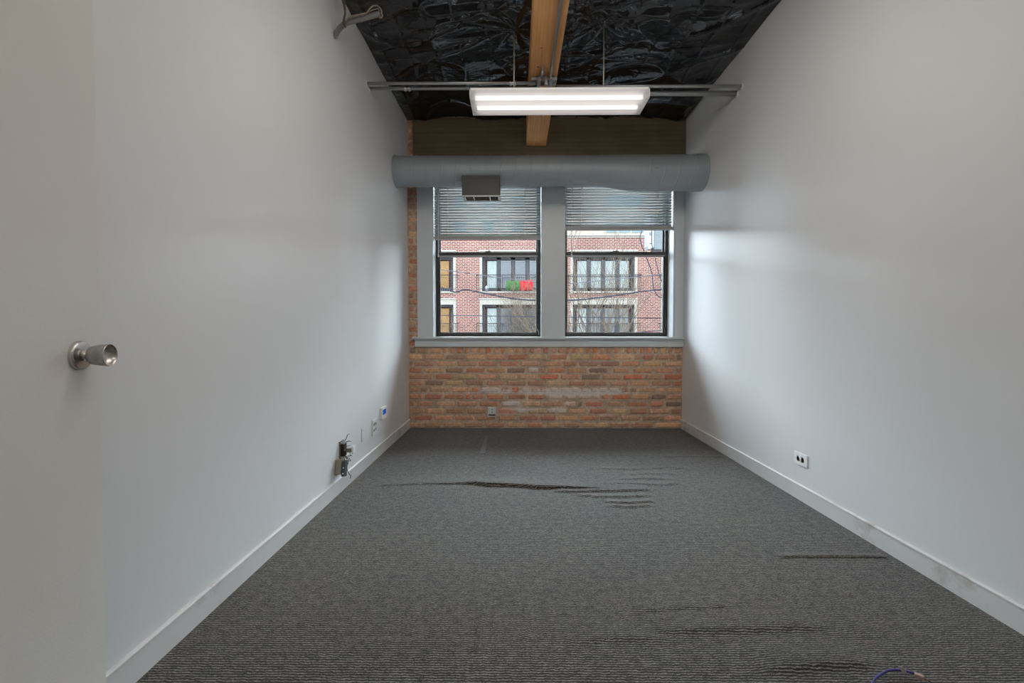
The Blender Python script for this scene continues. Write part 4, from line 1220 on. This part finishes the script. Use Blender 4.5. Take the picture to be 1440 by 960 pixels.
# bare trees
def tree(px, Y, top_py, spread, seed, lab, nl=9, trunk_r=.13, depth=4, dens=1.0, fork=-.5):
    rnd = random.Random(seed); x0 = atX(px, Y); zt = atZ(top_py, Y)
    root = empty('bare_tree', (x0, Y, GZ), lab, 'tree', 'bare trees between the buildings')
    tr = MB(); fz = fork
    tr.tube([(x0, Y, GZ), (x0 + .06, Y, GZ + (fz - GZ) * .5), (x0, Y, fz)], [trunk_r, trunk_r * .85, trunk_r * .7], 10)
    tr.build('trunk', M['bark'], root)
    br = MB()
    def grow(p, d, L, r, lev):
        n = 5; pts = [p]; rs = [r]; q = Vector(p); dd = Vector(d)
        for i in range(n):
            dd = (dd + Vector((rnd.uniform(-.16, .16), rnd.uniform(-.16, .16), rnd.uniform(.0, .12)))).normalized()
            q = q + dd * L / n; pts.append(Vector(q)); rs.append(r * (1 - .62 * (i + 1) / n))
        br.tube(pts, rs, 4 if lev < 2 else 3, caps=False)
        if lev >= depth: return
        kids = int((4.4 if lev == 0 else 3.4) * dens + rnd.random())
        for j in range(kids):
            t = rnd.uniform(.25, 1.0); i = min(n - 1, int(t * n)); b_ = pts[i].lerp(pts[i + 1], t * n - i)
            a = rnd.uniform(0, 2 * PI); sp = rnd.uniform(.25, .6)
            side = Vector((math.cos(a), math.sin(a) * .7, .15))
            nd = (dd * (1 - sp * .4) + side * sp).normalized(); nd.z = abs(nd.z) * .9 + .1
            grow(b_, nd, L * rnd.uniform(.5, .8), max(.0062, r * .5), lev + 1)
    hgt = zt - fz
    for j in range(nl):
        u = (j + .5) / nl * 2 - 1 + rnd.uniform(-.1, .1)
        d = Vector((u * spread, rnd.uniform(-.45, .45), 1)).normalized()
        grow(Vector((x0, Y, fz + rnd.uniform(-.6, 0))), d, hgt * rnd.uniform(.5, .68), trunk_r * .30, 0)
    br.build('branches', M['bark'], root)
tree(846, 15.5, 350, .72, 21, 'big bare tree with pale fanning twigs outside the right window', 9, .13, 3, 1.0, -1.6)
tree(738, 20.5, 408, .5, 5, 'smaller bare tree seen in the lower right of the left window', 8, .08, 3, 1.1, -1.4)
tree(634, 22.5, 428, .4, 8, 'thin bare sapling in front of the amber shades on the left', 4, .05, 3, .8, -1.6)

# power lines
def line(pts, Y, r, lab, mat='wire', cat='power line', dy=0, sm=True):
    P = smooth(pts, 6) if sm else pts
    m = MB(); m.tube([onY(a, c, Y) for a, c in P], r, 6)
    tag(m.build('power_line', M[mat]), lab, cat, 'wires strung across the street view')
line([(200, 330), (480, 362), (620, 379), (700, 390), (752, 396), (798, 398.5), (850, 394), (905, 388), (960, 380), (1250, 330)], 11, .010, 'thin pale wire dipping between the windows, uppermost in the left window', 'wirel')
line([(200, 372), (500, 392), (600, 399), (620, 404), (634, 409), (641, 410.5), (648, 408.5), (656, 407.3), (668, 409.5), (690, 414), (720, 419.5), (752, 422.2), (798, 422.5), (850, 417.5), (900, 410), (932, 406.5), (960, 401), (1250, 350)], 9.5, .0165, 'thick dark cable with a kink near its left end, sagging across both windows')
line([(200, 440), (620, 443.3), (752, 445.2), (932, 447.2), (1250, 450)], 10.5, .0105, 'straight level dark wire low across both windows')
line([(752, 388.2), (798, 388.3), (932, 387.8), (1250, 384)], 12.6, .010, 'thin level dark wire high across the right window')
line([(870, 470), (905, 467), (934, 464), (1250, 440)], 10, .012, 'dark cable end at the bottom right corner of the right window')
line([(905, 300), (903, 322), (900, 335), (905, 352), (913, 372), (917, 385), (918, 398), (921, 410), (927, 417), (936, 420)], 11.4, .0125, 'dark drop cable hanging in an S beside the utility box')
line([(917, 300), (916.5, 322), (917, 345), (921, 362), (926, 382), (931, 396), (938, 402)], 11.4, .011, 'thin drop cable hanging right behind the utility box')

# utility box on a pole (the pole stands behind the window casing)
YU = 12.0
p0 = onY(909.5, 352, YU); p1 = onY(937, 300, YU)
ub = empty('utility_box', (p0.x, YU, p0.z), 'pale grey utility box with a white side at the top right of the right window', 'utility box')
xs_ = atX(919, YU)
m = MB(); m.box(xs_, p1.x + .02, YU, YU + .35, atZ(351, YU), p1.z); m.build('case', M['utilg'], ub, bevel=.02)
m = MB()
m.prism([(atX(909.5, YU), atZ(346, YU)), (atX(911.5, YU), atZ(350.5, YU)), (xs_ - .004, atZ(348, YU)), (xs_ - .004, p1.z), (atX(909.5, YU), p1.z)], YU + .01, YU + .30, 'y')
q = m.build('side_door', M['utilw'], ub, bevel=.008); q['label'] = 'white side face'
m = MB(); m.box(atX(912.2, YU), atX(916, YU), YU + .004, YU + .012, atZ(331.5, YU), atZ(327, YU)); m.build('sticker', M['sticker'], q)
m = MB(); m.box(atX(913, YU), atX(915, YU), YU + .0, YU + .012, atZ(343.3, YU), atZ(342, YU)); m.build('latch', M['iron'], q)
pxp = p1.x + .30
m = MB(); m.box(p1.x + .02, pxp, YU + .1, YU + .16, atZ(335, YU), atZ(333, YU)); m.box(p1.x + .02, pxp, YU + .1, YU + .16, atZ(310, YU), atZ(308, YU)); m.build('bracket', M['iron'], ub)
m = MB(); m.tube([(pxp + .1, YU + .13, GZ), (pxp + .1, YU + .13, 7.5)], [.16, .12], 14)
m.box(pxp - .8, pxp + 1.0, YU + .0, YU + .1, 6.9, 7.0)
tag(m.build('utility_pole', M['polew']), 'wooden utility pole carrying the box, behind the right casing', 'pole')

# ------------------------------------------------------------------ light
w = bpy.data.worlds.new('overcast_sky'); SC.world = w; w.use_nodes = True
bg = w.node_tree.nodes['Background']; bg.inputs[0].default_value = (.80, .90, 1.0, 1); bg.inputs[1].default_value = 21.5

def area(name, loc, rot, sx, sy, power, col):
    l = bpy.data.lights.new(name, 'AREA'); l.shape = 'RECTANGLE'; l.size = sx; l.size_y = sy; l.energy = power; l.color = col
    o = bpy.data.objects.new(name, l); COL.objects.link(o); o.location = loc; o.rotation_euler = rot; return o
area('room_fill', (.3, 1.70, 2.82), (math.radians(35), 0, 0), 1.6, 1.0, 18, (1, .955, .90))  # added out-of-view fill, tilted to brighten the brick wall; no fixture
area('entry_fill', (.3, .8, 2.80), (0, 0, 0), 1.2, .25, 6.5, (1, .95, .89))  # added fill panel that lifts the door and near walls, out of view
area('corridor_fill', (-.1, YF - .8, 2.55), (0, 0, 0), 1.0, .5, 8, (1, .94, .86))  # added fill from behind the camera through the doorway, a bare panel

# ------------------------------------------------------------------ camera
cam = bpy.data.cameras.new('camera'); co_ = bpy.data.objects.new('camera', cam); COL.objects.link(co_)
cam.sensor_width = 36; cam.lens = 36 * F / 1440; cam.clip_start = .02; cam.clip_end = 300
co_.location = CP; co_.rotation_euler = (PI / 2 - PITCH, 0, YAW)
SC.camera = co_
SC.view_settings.view_transform = 'Standard'; SC.view_settings.look = 'None'
SC.view_settings.exposure = 0.12; SC.view_settings.gamma = 1; SC.view_settings.use_curve_mapping = False
SC.cycles.use_denoising = True
try:
    SC.cycles.denoiser = 'OPENIMAGEDENOISE'; SC.cycles.denoising_input_passes = 'RGB_ALBEDO_NORMAL'; SC.cycles.denoising_prefilter = 'NONE'
except Exception: pass
SC.cycles.max_bounces = 14; SC.cycles.diffuse_bounces = 8; SC.cycles.transparent_max_bounces = 16
SC.cycles.sample_clamp_indirect = 6; SC.cycles.caustics_reflective = False; SC.cycles.caustics_refractive = False
